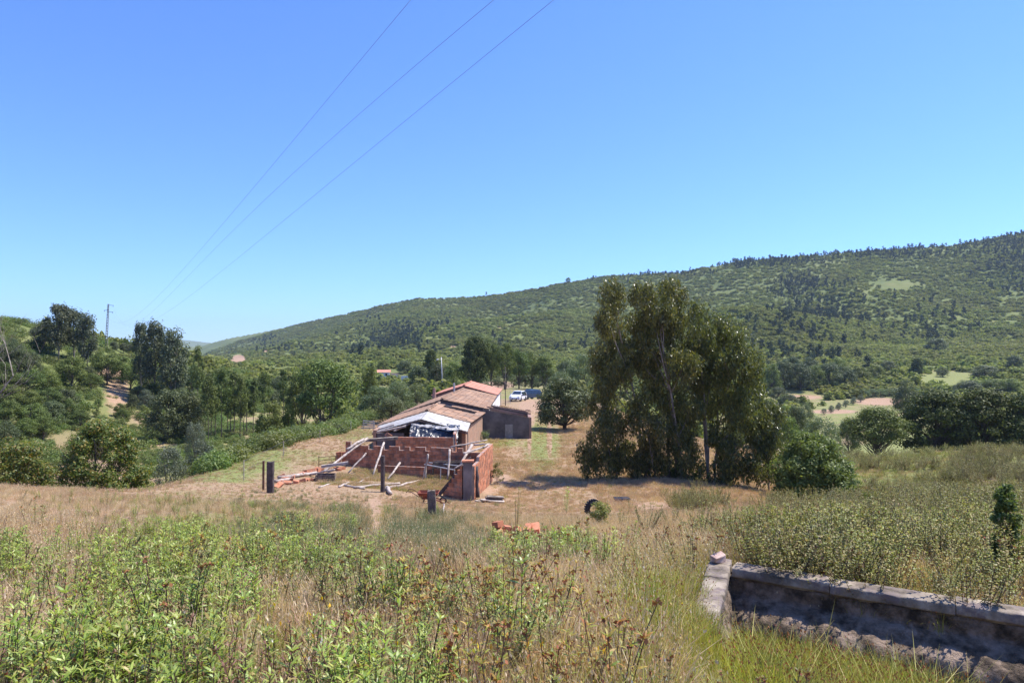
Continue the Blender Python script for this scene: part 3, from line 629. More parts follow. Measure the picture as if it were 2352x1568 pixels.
# bare tree at the left edge
def bare_tree(base, Ht, seed):
    rnd = random.Random(seed); mb = MB()
    def br(p, d, L, r, lev):
        pts = [p]; q = p
        for i in range(4):
            d = (d+Vector((rnd.uniform(-.22, .22), rnd.uniform(-.22, .22), rnd.uniform(-.05, .16)))).normalized(); q = q+d*L/4; pts.append(q)
        mb.tube(pts, [r*(1-.16*i) for i in range(5)], 5 if lev < 2 else 3, False)
        if lev < 4:
            for k in range(4 if lev < 3 else 3):
                s = pts[rnd.choice([1, 2, 3, 4])]; dd = (d+Vector((rnd.uniform(-.9, .9), rnd.uniform(-.9, .9), rnd.uniform(-.1, .6)))).normalized()
                br(s, dd, L*rnd.uniform(.5, .75), r*.5, lev+1)
    br(Vector((0, 0, -.2)), Vector((0, 0, 1)), Ht*.42, Ht*.009, 0)
    t = thing('bare_tree', 'leafless tree with fine grey twigs reaching in from the left edge', 'tree', base)
    mb.build('trunk', M['pale_bark'], t)
a_, _ = ray(-150, 900); bare_tree(Vector((a_*40, 40, h(a_*40, 40))), top(0, 560, 40)-h(a_*40, 40), 5)

# ------------------------------------------------------------------ scatter (geometry nodes)
def scatter(name, pts, scl, protos, label=None, tilt=.12, seed=1, cat=None, sink=0, kind='stuff'):
    pts = np.asarray(pts, np.float32); n = len(pts)
    if n == 0: return None
    r = np.random.default_rng(seed)
    me = bpy.data.meshes.new(name); me.vertices.add(n); me.vertices.foreach_set('co', pts.ravel())
    scl = np.asarray(scl, np.float32)
    if scl.ndim == 1: scl = np.stack([scl]*3, -1)
    rot = np.stack([r.normal(0, tilt, n), r.normal(0, tilt, n), r.random(n)*6.283], -1).astype(np.float32)
    a = me.attributes.new('scl', 'FLOAT_VECTOR', 'POINT'); a.data.foreach_set('vector', scl.ravel())
    a = me.attributes.new('rot', 'FLOAT_VECTOR', 'POINT'); a.data.foreach_set('vector', rot.ravel())
    a = me.attributes.new('pick', 'INT', 'POINT'); a.data.foreach_set('value', r.integers(0, len(protos), n).astype(np.int32))
    o = obj(name, me)
    g = bpy.data.node_groups.new(name, 'GeometryNodeTree')
    g.interface.new_socket('Geometry', in_out='INPUT', socket_type='NodeSocketGeometry'); g.interface.new_socket('Geometry', in_out='OUTPUT', socket_type='NodeSocketGeometry')
    i_ = g.nodes.new('NodeGroupInput'); o_ = g.nodes.new('NodeGroupOutput'); j = g.nodes.new('GeometryNodeJoinGeometry')
    def na(nm, t):
        q = g.nodes.new('GeometryNodeInputNamedAttribute'); q.data_type = t; q.inputs['Name'].default_value = nm; return q.outputs[0]
    S = na('scl', 'FLOAT_VECTOR'); R_ = na('rot', 'FLOAT_VECTOR'); K = na('pick', 'INT')
    for k, p in enumerate(protos):
        oi = g.nodes.new('GeometryNodeObjectInfo'); oi.inputs['Object'].default_value = p; oi.inputs['As Instance'].default_value = True
        cmp_ = g.nodes.new('FunctionNodeCompare'); cmp_.data_type = 'INT'; cmp_.operation = 'EQUAL'
        g.links.new(K, cmp_.inputs[2]); cmp_.inputs[3].default_value = k
        ip = g.nodes.new('GeometryNodeInstanceOnPoints')
        g.links.new(i_.outputs[0], ip.inputs['Points']); g.links.new(cmp_.outputs[0], ip.inputs['Selection']); g.links.new(oi.outputs['Geometry'], ip.inputs['Instance'])
        g.links.new(R_, ip.inputs['Rotation']); g.links.new(S, ip.inputs['Scale']); g.links.new(ip.outputs[0], j.inputs[0])
    g.links.new(j.outputs[0], o_.inputs[0])
    md = o.modifiers.new('scatter', 'NODES'); md.node_group = g
    return tag(o, label, cat, None, kind)
def protobj(me): return bpy.data.objects.new(me.name, me)     # never linked to the scene, only instanced
def cat_mesh(name, parts):           # parts: (V, F, mat)
    mats = []; VV = []; FF = []; MI = []; n = 0
    for V, F, m in parts:
        if len(V) == 0: continue
        if m not in mats: mats.append(m)
        VV.append(V); FF += [tuple(int(i)+n for i in f) for f in F]; MI += [mats.index(m)]*len(F); n += len(V)
    return np_mesh(name, np.concatenate(VV), FF, mats=mats, mi=MI)
def leaf_long(B, T, N, L, W, bend=.25):     # six point bent leaves from base point B
    S = unit(np.cross(N, T)); L = L[:, None]; W = W[:, None]
    d = -N*bend
    V = np.stack([B, B+T*L*.35+S*W*.5, B+T*L*.35-S*W*.5, B+T*L*.7+S*W*.42+d*L*.35, B+T*L*.7-S*W*.42+d*L*.35, B+T*L+d*L], 1).reshape(-1, 3)
    k = np.arange(len(B))[:, None]*6
    return V, [tuple(q) for q in np.concatenate([k+np.array([[0, 1, 2]])]).tolist()]+[tuple(q) for q in (k+np.array([[1, 3, 4, 2]])).tolist()]+[tuple(q) for q in (k+np.array([[3, 5, 4]])).tolist()]
def stems_plant(name, seed, nst, Ht, spread, step, L, W, mat, stem, head=None, hs=.02, up=.5, topn=5, bend=.25):
    """stems with leaf pairs up their length and a tuft on top"""
    r = np.random.default_rng(seed); mb = MB(); B = []; T = []; LL = []; HD = []
    for i in range(nst):
        a = r.random()*6.28; d = r.random()*spread*.35; hh = Ht*(.6+.4*r.random())
        p0 = np.array([math.cos(a)*d, math.sin(a)*d, -.05]); tp = np.array([math.cos(a)*spread*(.4+r.random()*.6), math.sin(a)*spread*(.4+r.random()*.6), hh])
        if nst == 1: tp = np.array([r.normal()*.04, r.normal()*.04, hh])
        c = (p0+tp)/2+np.array([0, 0, hh*.12]); n = max(3, int(hh/step)); pts = []
        for k in range(n+1):
            t = k/n; p = (1-t)**2*p0+2*t*(1-t)*c+t*t*tp; pts.append(p)
            if t > .12:
                q = 2 if t < .97 else topn
                for m in range(q):
                    b = k*1.57+m*6.283/q+r.normal()*.3
                    uu = up+(t > .8)*.5+r.normal()*.15
                    v = np.array([math.cos(b), math.sin(b), uu]); B.append(p); T.append(v/np.linalg.norm(v)); LL.append(L*(.55+.45*math.sin(min(t, 1)*2.6))*(.8+.4*r.random()))
        mb.tube(pts[::2]+([pts[-1]] if n % 2 else []), [.0028*(Ht/.6)**.5, ]*len(pts[::2]+([pts[-1]] if n % 2 else [])), 3, False)
        if head and r.random() < .8: HD.append(tp)
    B = np.array(B); T = np.array(T); LL = np.array(LL); N = unit(np.cross(np.cross(T, [0, 0, 1.])+1e-4, T)+r.normal(size=T.shape)*.25)
    V, F = leaf_long(B, T, N, LL, LL/L*W, bend)
    parts = [(V, F, mat), (np.array(mb.v), mb.f, stem)]
    if HD:
        HD = np.array(HD); C = np.repeat(HD, 6, 0)+r.normal(size=(len(HD)*6, 3))*hs*.4; d = rdir(len(C), r)
        V, F = leaf_quads(C, d, rdir(len(C), r), hs*1.5, hs); parts.append((V, F, head))
    return cat_mesh(name, parts)
def grass_tuft(name, seed, n, Ht, spread, W, mat, lean=.35, head=None, hs=.02, hfrac=.3):
    r = np.random.default_rng(seed); a = r.random(n)*6.283; d = spread*np.sqrt(r.random(n)); hh = Ht*(.45+.55*r.random(n))
    B = np.stack([np.cos(a)*d, np.sin(a)*d, np.full(n, -.03)], -1); b = a+r.normal(0, .9, n); ln = lean*np.abs(r.normal(.5, .5, n))
    o = np.stack([np.cos(b)*ln, np.sin(b)*ln, np.ones(n)], -1)
    Mi = B+o*np.array([.35, .35, .6])*hh[:, None]; Tp = B+o*np.array([1, 1, .95])*hh[:, None]
    sd = np.stack([-np.sin(b+r.normal(0, .8, n)), np.cos(b), np.zeros(n)], -1)*W/2
    V = np.stack([B-sd, B+sd, Mi+sd*.8, Mi-sd*.8, Tp], 1).reshape(-1, 3); k = np.arange(n)[:, None]*5
    F = (k+np.array([[0, 1, 2, 3]])).tolist()+(k+np.array([[3, 2, 4]])).tolist()
    parts = [(V, F, mat)]
    if head:
        q = r.random(n) < hfrac; C = np.repeat(Tp[q], 2, 0); dd = rdir(len(C), r)
        C = C+r.normal(size=C.shape)*hs*.3
        V, F = leaf_quads(C, dd, unit(rdir(len(C), r)*.5+np.array([0, 0, 1])), hs*2, hs); parts.append((V, F, head))
    return cat_mesh(name, parts)
PB = lambda *a, **k: protobj(stems_plant(*a, **k))
GT = lambda *a, **k: protobj(grass_tuft(*a, **k))
herbs = [PB('herb', 200+i, 6+i, .62, .17, .027, .062, .0125, M['herb'], M['stem']) for i in range(5)]+[PB('dead_herb', 215+i, 5, .55, .2, .05, .04, .009, M['brown'], M['stem']) for i in range(2)]
dull = [PB('dull_herb', 220+i, 7, .6, .26, .04, .05, .014, M['herb_dull'], M['stem'], head=M['rust_head'] if i % 2 else None) for i in range(4)]
orange = [PB('yellowing_herb', 230+i, 7, .6, .22, .05, .055, .012, M['orange_herb'], M['stem'], head=M['rust_head'], hs=.022) for i in range(4)]
shrub_p = [PB('shrub', 240+i, 17, .8, .45, .032, .042, .019, M['herb_dull'], M['stem'], topn=6) for i in range(3)]
shrub_g = [PB('green_shrub', 245+i, 16, .8, .42, .032, .045, .02, M['grass'], M['stem'], topn=6) for i in range(2)]
drys = [GT('dry_tuft', 250+i, 70, .42, .22, .006, M['straw'], .5, M['straw'], .012) for i in range(4)]
dry_far = [GT('dry_tuft_far', 256+i, 60, .42, .45, .018, M['straw'] if i % 2 else M['pink_straw'], .5, M['pink_straw'], .03) for i in range(4)]
grn = [GT('grass_tuft', 260+i, 70, .36, .24, .007, M['grass'], .45) for i in range(3)]
grn_far = [GT('grass_tuft_far', 264+i, 60, .34, .45, .02, M['grass'], .4) for i in range(3)]
yel = [GT('yellow_tuft', 270+i, 90, .42, .22, .007, M['yellow_grass'], .6, M['rust_head'], .010, .2) for i in range(3)]
redt = [GT('red_tuft', 274+i, 60, .5, .22, .006, M['pink_straw'], .4, M['rust_head'], .013, .6) for i in range(3)]
sage = [GT('sage_tuft', 280+i, 90, .6, .22, .008, M['sage'], .45) for i in range(3)]
deadp = [GT('dead_tuft', 286+i, 70, .22, .22, .012, M['brown'], 1.0) for i in range(2)]
flow = [GT('flower_tuft', 290+i, 16, .5, .2, .005, M['sage'], .4, M['pale_flower'], .011, .9) for i in range(2)]
yflow = [GT('yellow_flower_tuft', 293, 8, .45, .2, .005, M['grass'], .4, M['yellow_flower'], .02, .9)]
pflow = [GT('pink_flower_tuft', 294, 60, .5, .4, .008, M['grass'], .4, M['pink_flower'], .05, .9)]

EXCL = [(-9.6, -.7, 30.6, 38.6), (-9.2, -2.3, 43.4, 84), (-2.3, 1.7, 55, 60.6)]
def cand(n, d0, d1, k, seed, umax=.92, umin=None):
    r = np.random.default_rng(seed); q = r.random(n); e = 2-k
    D = (d0**e+q*(d1**e-d0**e))**(1/e); u = r.uniform(-umax if umin is None else umin, umax, n)
    X = u*D; Z = H(X, D); px, py = proj(X, D, Z)
    return X, D, Z, px, py, r
def keep(X, D, ex=True):
    ok = np.ones(len(X), bool)
    if ex:
        for x0, x1, y0, y1 in EXCL[1:]: ok &= ~((X > x0) & (X < x1) & (D > y0) & (D < y1))
    a_, b_ = tank_ab(X, D); ok &= ~((a_ > -.2) & (a_ < 5.5) & (b_ > -.18) & (b_ < .85)) & ~((a_ > -.2) & (a_ < .42) & (b_ > -.2) & (b_ < 1.9))
    return ok
def layer(name, protos, n, d0, d1, k, seed, dens, smin, smax, label, grow=0, tilt=.12, umax=.92, ex=True, low_in_pen=True):
    X, D, Z, px, py, r = cand(n, d0, d1, k, seed, umax)
    p = dens(X, D, px, py)
    ok = (r.random(n) < p) & keep(X, D, ex)
    X, D, Z = X[ok], D[ok], Z[ok]; s = r.uniform(smin, smax, len(X))*(1+grow*D)
    pen = (X > -9.5) & (X < -.9) & (D > 30) & (D < 38.5); s = np.where(pen & low_in_pen, s*.55, s)
    fr = (X > -13) & (X < 4) & (D > 21) & (D < 37) & low_in_pen; s = np.where(fr, s*.62, s)
    lf = (X < -5) & (D > 13); s = np.where(lf, s*.6, s)
    md = D > 13; s = np.where(md & (name != 'shrub_growth'), s*.78, s)
    nr = (px[ok] > 1500) & (D < 6.6); s = np.where(nr, s*.6, s)
    trk = (np.abs(px[ok]-1225) < 60) & (py[ok] < 1060); s = np.where(trk, s*.5, s)
    return scatter(name, np.stack([X, D, Z], -1), s, protos, label, tilt, seed)
HERB = [(500, 1175, 290, 48, .95), (700, 1300, 120, 70, .6), (480, 1760, 400, 260, 1), (950, 1720, 260, 190, .8), (430, 1240, 230, 110, 1), (330, 1190, 110, 60, .8), (560, 1160, 130, 40, .75), (380, 1440, 190, 130, 1), (520, 1350, 150, 110, 1), (800, 1500, 260, 95, .75), (1000, 1530, 190, 60, .85), (20, 1340, 45, 60, .8), (750, 1250, 110, 70, .35), (1270, 1300, 130, 32, .8), (620, 1130, 60, 25, .7),
        (1060, 1450, 120, 60, .5), (700, 1400, 90, 60, .4)]
ORG = [(1180, 1700, 170, 170, .7), (1200, 1480, 130, 100, 1), (1000, 1480, 120, 70, .3), (800, 1560, 60, 40, .3), (500, 1300, 200, 90, .12), (1150, 1400, 60, 30, .4)]
YEL = [(1900, 1750, 420, 260, 1), (1850, 1520, 260, 110, 1), (1560, 1430, 140, 110, .8), (1700, 1380, 80, 80, .5), (1450, 1540, 90, 60, .5)]
RED = [(60, 1750, 180, 200, .7), (1480, 1720, 130, 150, .8), (1430, 1500, 120, 80, .7), (1520, 1260, 140, 50, .7), (1800, 1240, 180, 50, .6), (130, 1480, 150, 120, .7), (2080, 1260, 120, 50, .5), (1750, 1170, 200, 30, .5)]
SAGE = [(960, 1240, 110, 60, 1), (660, 1210, 110, 70, .8), (800, 1230, 120, 90, .6), (900, 1330, 160, 50, .6), (1060, 1290, 80, 50, .8)]
SHR = [(2150, 1350, 420, 85, 1), (1850, 1290, 160, 50, .8), (2150, 1080, 260, 50, .9), (2300, 1380, 160, 90, .8), (2060, 1300, 330, 90, 1), (1720, 1270, 90, 60, .7), (2200, 1130, 220, 60, .9), (2000, 1090, 120, 40, .6), (1950, 1200, 180, 40, .6), (2250, 1200, 160, 50, .7), (1600, 1160, 60, 30, .4)]
DEAD = [(1020, 1350, 150, 35, 1), (660, 1500, 120, 60, .7), (1380, 1265, 90, 30, .9), (90, 1190, 80, 12, 1), (1700, 1300, 60, 40, .6), (120, 1500, 120, 60, .4)]
BARE = [(862, 1205, 20, 60, 1), (1010, 1365, 120, 50, .75), (660, 1570, 100, 60, .8), (1215, 930, 24, 22, 1), (1370, 1265, 60, 20, .5), (1500, 1165, 60, 12, .8), (640, 1530, 80, 30, .6), (1218, 965, 14, 24, .7), (1155, 1100, 20, 12, .8), (1115, 1128, 25, 10, .8)]
def nz(X, Y, s, sc): return np.clip(.5+1.6*fbm(X/sc, Y/sc, s, 3), 0, 1)
bare = lambda px, py: 1-np.clip(mask(px, py, BARE)*1.5, 0, 1)
layer('herb_growth', herbs, 27000, 2.6, 34, 1.0, 301, lambda X, D, px, py: mask(px, py, HERB)*np.clip(nz(X, D, 1, 1.1)*2.7-.65, 0, 1)*bare(px, py)*np.clip(8/D, .35, 1), .4, 1.05, 'green leafy undergrowth covering the foreground slope')
layer('yellowing_herb_growth', orange, 2600, 2.6, 20, 1.0, 302, lambda X, D, px, py: mask(px, py, ORG)*(.3+nz(X, D, 2, 1.2)), .7, 1.2, 'yellow and orange drying herbs at the front')
layer('sage_growth', sage, 9000, 6, 30, 1.0, 303, lambda X, D, px, py: mask(px, py, SAGE)*(.2+nz(X, D, 3, 1.5))*bare(px, py), .6, 1.1, 'grey green thin stalked growth in the middle of the slope')
layer('dull_herb_growth', dull, 9000, 3, 60, .8, 304, lambda X, D, px, py: np.maximum(np.maximum(mask(px, py, SHR)*.9, .10), .4*mask(px, py, HERB))*(.1+nz(X, D, 4, 2.2))*bare(px, py), .6, 1.2, 'dull green and brown herbs mixed in the dry grass')
layer('shrub_growth', shrub_p, 40000, 6.2, 62, .7, 305, lambda X, D, px, py: mask(px, py, SHR)*np.clip(nz(X, D, 5, 2.6)*2.6-.75, 0, 1)*(X > 3), .35, 1.1, 'low shrubs covering the slope and mound on the right')
layer('green_shrub_growth', shrub_g, 14000, 6.2, 62, .7, 306, lambda X, D, px, py: mask(px, py, SHR)*np.clip(nz(X, D, 15, 2.2)*2.6-.9, 0, 1)*(X > 3), .4, 1.0, 'greener shrubs among the low growth on the right')
layer('yellow_green_grass', yel, 9000, 2.6, 14, 1.0, 307, lambda X, D, px, py: mask(px, py, YEL), .6, 1.1, 'fine yellow green grass round the sunken tank')
layer('reddish_grass', redt, 9000, 2.6, 40, .9, 308, lambda X, D, px, py: np.maximum(mask(px, py, RED)*.7, .06)*(.1+nz(X, D, 6, 2.5))*bare(px, py), .6, 1.2, 'reddish dry grass with seed heads')
layer('dry_grass', drys, 23000, 2.6, 22, .9, 309, lambda X, D, px, py: (.5+.5*nz(X, D, 7, 3))*(1-.55*np.clip(mask(px, py, SHR), 0, 1))*(1-.3*mask(px, py, HERB))*(1-.85*mask(px, py, YEL))*bare(px, py), .5, 1.15, 'dry straw coloured grass of the foreground slope')
layer('distant_dry_grass', dry_far, 52000, 20, 95, .75, 310, lambda X, D, px, py: (.5+.5*nz(X, D, 8, 4))*(1-.5*np.clip(mask(px, py, SHR), 0, 1))*(1-.6*np.clip(mask(px, py, GREEN_P), 0, 1))*bare(px, py)*(X > np.interp(D, [14, 19, 22, 25, 32, 44, 60], [-30, -22, -18, -16, -16, -17, -17]))*(1-sst((X-14)/8)*sst((D-56)/6)), .4, .8, 'dry grass of the plateau around the ruins', umax=.85)
layer('plateau_green_grass', grn_far, 26000, 20, 110, .7, 311, lambda X, D, px, py: np.maximum(np.clip(mask(px, py, GREEN_P), 0, 1)*.9, .22*nz(X, D, 9, 5))*(1-sst((D-75)/40)*.5)*bare(px, py), .4, .85, 'green grass patches on the plateau and valley floor', umax=.85)
layer('short_dry_grass', dry_far, 60000, 17, 75, .8, 316, lambda X, D, px, py: (.6+.4*nz(X, D, 17, 3))*(1-.8*np.clip(mask(px, py, GREEN_P), 0, 1))*bare(px, py)*(X > np.interp(D, [14, 19, 22, 25, 32, 44, 60], [-30, -22, -18, -15, -14, -15, -15]))*(X < 26), .28, .5, 'short dry turf of the plateau', umax=.7)
r = np.random.default_rng(93); X_ = r.uniform(-9, -1.6, 2600); Y_ = r.uniform(31.5, 37.3, 2600); ok = nz(X_, Y_, 55, 1.5) > .3
scatter('pen_turf', np.stack([X_, Y_, H(X_, Y_)], -1)[ok], r.uniform(.25, .5, ok.sum()), dry_far+grn_far, 'dry and green grass grown over the pen floor', .12, 94)
layer('short_green_grass', grn_far, 30000, 22, 100, .8, 317, lambda X, D, px, py: np.maximum(np.clip(mask(px, py, GREEN_P), 0, 1), .25*nz(X, D, 18, 4)), .28, .55, 'short green turf by the track and valley floor', umax=.7)
layer('near_green_grass', grn, 9000, 2.6, 22, .9, 312, lambda X, D, px, py: (.12+.45*mask(px, py, HERB)+.4*mask(px, py, YEL))*nz(X, D, 10, 2), .6, 1.1, 'green grass blades mixed in on the near slope')
layer('dead_brown_growth', deadp, 4200, 2.6, 25, 1.0, 313, lambda X, D, px, py: mask(px, py, DEAD)*(.2+nz(X, D, 11, 1.0)), .6, 1.3, 'dead brown plant litter on bare patches')
layer('pale_seed_heads', flow, 2600, 3, 34, .9, 314, lambda X, D, px, py: .08+.5*mask(px, py, [(860, 1230, 260, 60, 1), (1500, 1400, 160, 120, .8), (1700, 1330, 120, 60, .6)]), .6, 1.1, 'pale dry flower heads dotted over the slope')
layer('yellow_flowers', yflow, 700, 3, 20, .9, 315, lambda X, D, px, py: .1+.3*mask(px, py, HERB+ORG), .6, 1.1, 'small yellow flowers among the herbs')
q = np.array([tuple(at(x, 30.5)) for x in (168, 172, 178, 184, 190, 196)]); q[:, 2] += .1
scatter('pink_flowers', q, np.full(len(q), 1.1), pflow, 'pink flowers at the foot of the rusty green tree', .1, 9)

# bramble bank along the plateau edge
def bush_mesh(name, seed, n, L, W, mat, core=True, nl=9):
    r = np.random.default_rng(seed); cc = rdir(nl, r)*np.array([.55, .55, .35])+np.array([0, 0, .35])
    V, F = clump_leaves(cc, np.full(nl, .45), n//nl, L, W, r, 0, .8, .5)
    return protobj(np_mesh(name, V, F, mat))
bram = [bush_mesh('bramble', 400+i, 700, .12, .075, M['bramble'], nl=10) for i in range(4)]
r = np.random.default_rng(410); n = 2600
Yb = 26+60*r.random(n)**.9; ex = np.interp(Yb, [25, 32, 44, 60], [-13.6, -14.0, -15, -14.8]); wid = itp(Yb, 26, 3, 32, 5, 40, 9, 60, 9, 86, 6)
Xb = ex-r.random(n)*wid-.8*(Yb < 42)
pxb, pyb = proj(Xb, Yb, H(Xb, Yb)); ok = (pxb > 470) & ((nz(Xb, Yb, 21, 5) > .18))
Xb, Yb = Xb[ok], Yb[ok]; cr = 1-np.abs((ex[ok]-Xb)/wid[ok]-.35)
sb = (.55+.5*r.random(len(Xb)))*(.7+.8*cr)*itp(Yb, 26, .7, 45, 1, 86, 1.15)
scatter('bramble_thicket', np.stack([Xb, Yb, H(Xb, Yb)-.1], -1), sb, bram, 'dense bramble bank along the edge of the plateau', .15, 411)
r = np.random.default_rng(412); n = 6000
Xc = r.uniform(-75, -20, n); Yc = r.uniform(34, 120, n); px, py = proj(Xc, Yc, H(Xc, Yc))
ok = (nz(Xc, Yc, 33, 9) > .5) & (px > -50) & ~((px > 200) & (px < 340) & (py > 860) & (py < 980) & (r.random(n) < .8))
scatter('valley_brambles', np.stack([Xc, Yc, H(Xc, Yc)-.1], -1)[ok], r.uniform(.4, 1.0, ok.sum()), bram, 'low green scrub on the left valley floor', .15, 413)

# hill scrub and woods
far_b = [bush_mesh('hill_bush', 420+i, 170, .34, .26, M['scrub'], nl=7) for i in range(4)]
def far_tree(seed, shape, R, z0, mat, ncl, nl, rc):
    (tv, tf), (V, F) = make_tree(seed, 1, R, z0, shape, ncl, nl, rc, .11, .07, tr=.02, flat=.9, seg=4)
    return protobj(cat_mesh('hill_tree', [(V, F, mat), (tv, tf, M['bark'])]))
far_t = [far_tree(440+i, 'slim', .26, .25, M['hill_tree'], 14, 14, .12) for i in range(3)]
def fscatter(name, n, d0, d1, k, seed, dens, smin, smax, protos, label, zs=1):
    X, D, Z, px, py, r = cand(n, d0, d1, k, seed, .86)
    dr = np.interp(px, RX, RD)
    ok = (r.random(n) < dens(X, D, px, py)) & (D < dr+40)
    s = r.uniform(smin, smax, ok.sum())
    scatter(name, np.stack([X, D, Z-.2], -1)[ok], np.stack([s, s, s*zs], -1), protos, label, .08, seed)
WOOD = [(1870, 745, 110, 75, 1), (2130, 735, 100, 50, .45), (2300, 565, 130, 30, 1), (2050, 580, 200, 13, 1), (1750, 606, 150, 10, 1), (1500, 630, 100, 6, .5), (890, 775, 75, 28, .9), (980, 745, 50, 20, .5), (820, 800, 14, 22, 1),
        (580, 778, 70, 10, .7), (1840, 655, 40, 22, .9), (2300, 640, 60, 40, .6), (1400, 780, 80, 40, .3), (2352, 600, 40, 60, .7), (1100, 800, 200, 20, .2), (650, 800, 80, 14, .35)]
VALLEY = [(2180, 868, 75, 20, 1), (2020, 925, 75, 18, 1), (1915, 945, 70, 14, 1), (1140, 884, 45, 12, 1), (548, 828, 22, 14, 1), (1830, 915, 90, 14, .9), (2060, 655, 60, 14, .9), (900, 862, 45, 12, 1), (2140, 840, 80, 14, .5), (640, 850, 40, 10, .9), (544, 846, 14, 8, 1)]
fscatter('hill_scrub', 190000, 240, 1500, .55, 450, lambda X, D, px, py: np.clip(.25+1.5*nz(X, D, 40, 45)*nz(X, D, 41, 120), 0, 1)*(1-np.clip(mask(px, py, VALLEY)*1.4, 0, 1))*(px > 300), 1.4, 4.4, far_b, 'scrub covering the long hill across the valley', .62)
fscatter('hill_woods', 26000, 240, 1400, .5, 451, lambda X, D, px, py: np.maximum(mask(px, py, WOOD)**1.3, .006)*np.clip(nz(X, D, 42, 60)*2.2-.05, 0, 1)*(1-np.clip(mask(px, py, VALLEY)*1.4, 0, 1)), 3.5, 9, far_t, 'dark pine woods on the long hill across the valley')
RIDGE = [(2200, 556, 190, 16, 1), (1980, 582, 170, 12, 1), (1720, 603, 150, 9, 1), (1500, 630, 120, 5, .7), (2330, 575, 70, 45, 1), (1830, 655, 45, 26, .9), (1350, 640, 80, 4, .4), (900, 776, 60, 22, .8)]
fscatter('ridge_woods', 42000, 560, 1150, .3, 453, lambda X, D, px, py: mask(px, py, RIDGE), 2.6, 6, far_t, 'dark woods massed along the ridge of the long hill')
fscatter('valley_woods', 5200, 110, 330, .6, 452, lambda X, D, px, py: (.75*nz(X, D, 43, 20))*(1-np.clip(mask(px, py, VALLEY+[(2240, 900, 200, 20, .8), (1980, 990, 130, 60, 1), (1205, 905, 110, 50, 1.2), (1000, 890, 120, 12, 1)])*1.5, 0, 1))*((px > 640) | (D > 170)), 1.6, 3.8, far_b, 'bushes filling the valley bottom', 1.05)
X, D, Z, px, py, r = cand(14000, 60, 230, .6, 460, .86); ok = (px < 640) & (X < -48) & (r.random(len(X)) < .35+.6*nz(X, D, 44, 8)) & (r.random(len(X)) > mask(px, py, [(265, 900, 60, 75, 1), (330, 960, 60, 30, .8), (285, 855, 50, 14, .9)])*.97)
scatter('hillside_scrub', np.stack([X, D, Z-.1], -1)[ok], r.uniform(.6, 1.9, ok.sum()), bram, 'low bushes between the trees of the left hill', .1, 461)


# ------------------------------------------------------------------ brick walls of the ruined pen
BRICKS = []
for i in range(5):
    mb = MB(); mb.box((0, 0, 0), (.285, .15, .185), None, .006); BRICKS.append(mb.mesh('brick', M['brick']))
def brick_wall(name, label, A, B, zb, top, parent=None, group=None, thick=.15, skip=None, minz=-9):
    """A, B: (x, y) ends; zb: foot level; top(s): level of the top at s metres from A"""
    A = Vector((A[0], A[1], 0)); B = Vector((B[0], B[1], 0)); L = (B-A).length; d = (B-A)/L; rz = math.atan2(d.y, d.x)
    t = thing(name, label, 'wall', (A.x, A.y, zb), rz, group)
    mort = MB(); rnd = random.Random(label); bw, bh = .30, .20; row = 0; z = 0
    while z < 4:
        x = -(bw/2)*(row % 2); any_ = False
        while x < L-.02:
            x0, x1 = max(x, 0), min(x+bw, L); xc = (x0+x1)/2
            if zb+z+bh <= top(xc)+.03 and not (skip and skip(xc, z+bh/2)) and x1-x0 > .05:
                any_ = True
                mort.box((xc, 0, z+bh/2-.004), (x1-x0, thick-.024, bh-.004))
                if zb+z >= minz:
                    b = obj('brick', rnd.choice(BRICKS), t, (xc+rnd.uniform(-.003, .003), rnd.uniform(-.004, .004), z+bh/2))
                    b.scale = ((x1-x0)/bw, thick/.15, 1); b.rotation_euler = (rnd.uniform(-.01, .01), rnd.uniform(-.01, .01), 0)
            x += bw
        z += bh; row += 1
        if not any_ and z > .4: break
    mort.build('mortar', M['mortar'], t)
    return t
XA, XB = P(795, 1010, 38.2), P(1124, 1016, 36.6)
def top_back(s):
    base = 2.02-.004*s
    if s > 6.75: return base-.16 - (.12 if s > 8.1 else 0)
    if .35 < s < 1.0: return base-.14
    if s < .35: return base+.08
    ph = (s-1.0) % .78
    return base + (.02 if ph < .5 else -.18)
brick_wall('brick_wall', 'stepped terracotta brick back wall of the roofless pen', (XA.x, XA.y), (XB.x, XB.y), h(-5, 37.6)-.15, top_back)
NW = hit(1084, 1156); NW = P(1086, 1156, 30.6); FW = P(1129, 1105, 36.6)
zr_ = h(-1.4, 33.5)-.15
brick_wall('brick_wall', 'sunlit orange brick side wall of the pen sloping down to a grey pillar', (NW.x, NW.y), (FW.x, FW.y), zr_, lambda s: itp(s, 0, 1.95, 1.0, 2.12, 6, 2.14))
# dark broken front wall, falling in steps to the left
brick_wall('brick_wall', 'shaded broken end wall with a slanting edge beside the red wheelbarrow', (NW.x-1.35, NW.y+.55), (NW.x-.45, NW.y+.1), zr_, lambda s: .55+1.5*s)
t = thing('wall_pillar', 'tall dark plastered pillar at the front corner of the pen', 'pillar', (NW.x-.22, NW.y-.02, zr_))
mb = MB(); mb.box((0, 0, 1.0), (.40, .34, 2.0), None, .02); mb.build('shaft', M['plaster'], t, bevel=.02)
MB().box((0, 0, 2.03), (.52, .42, .07), None, .01).build('cap', M['brick'], t)
brick_wall('brick_wall', 'low brick feeding trough wall running along inside the pen', (P(866, 1060, 36).x, 36.3), (P(978, 1066, 35.4).x, 35.7), h(-6, 36)-.1, lambda s: h(-6, 36)+.52, thick=.13)
brick_wall('brick_wall', 'second terracotta wall standing behind the stepped pen wall', (P(908, 1000, 41).x, 41.2), (P(1042, 1000, 41).x, 40.9), -.05, lambda s: 2.02, minz=.9)
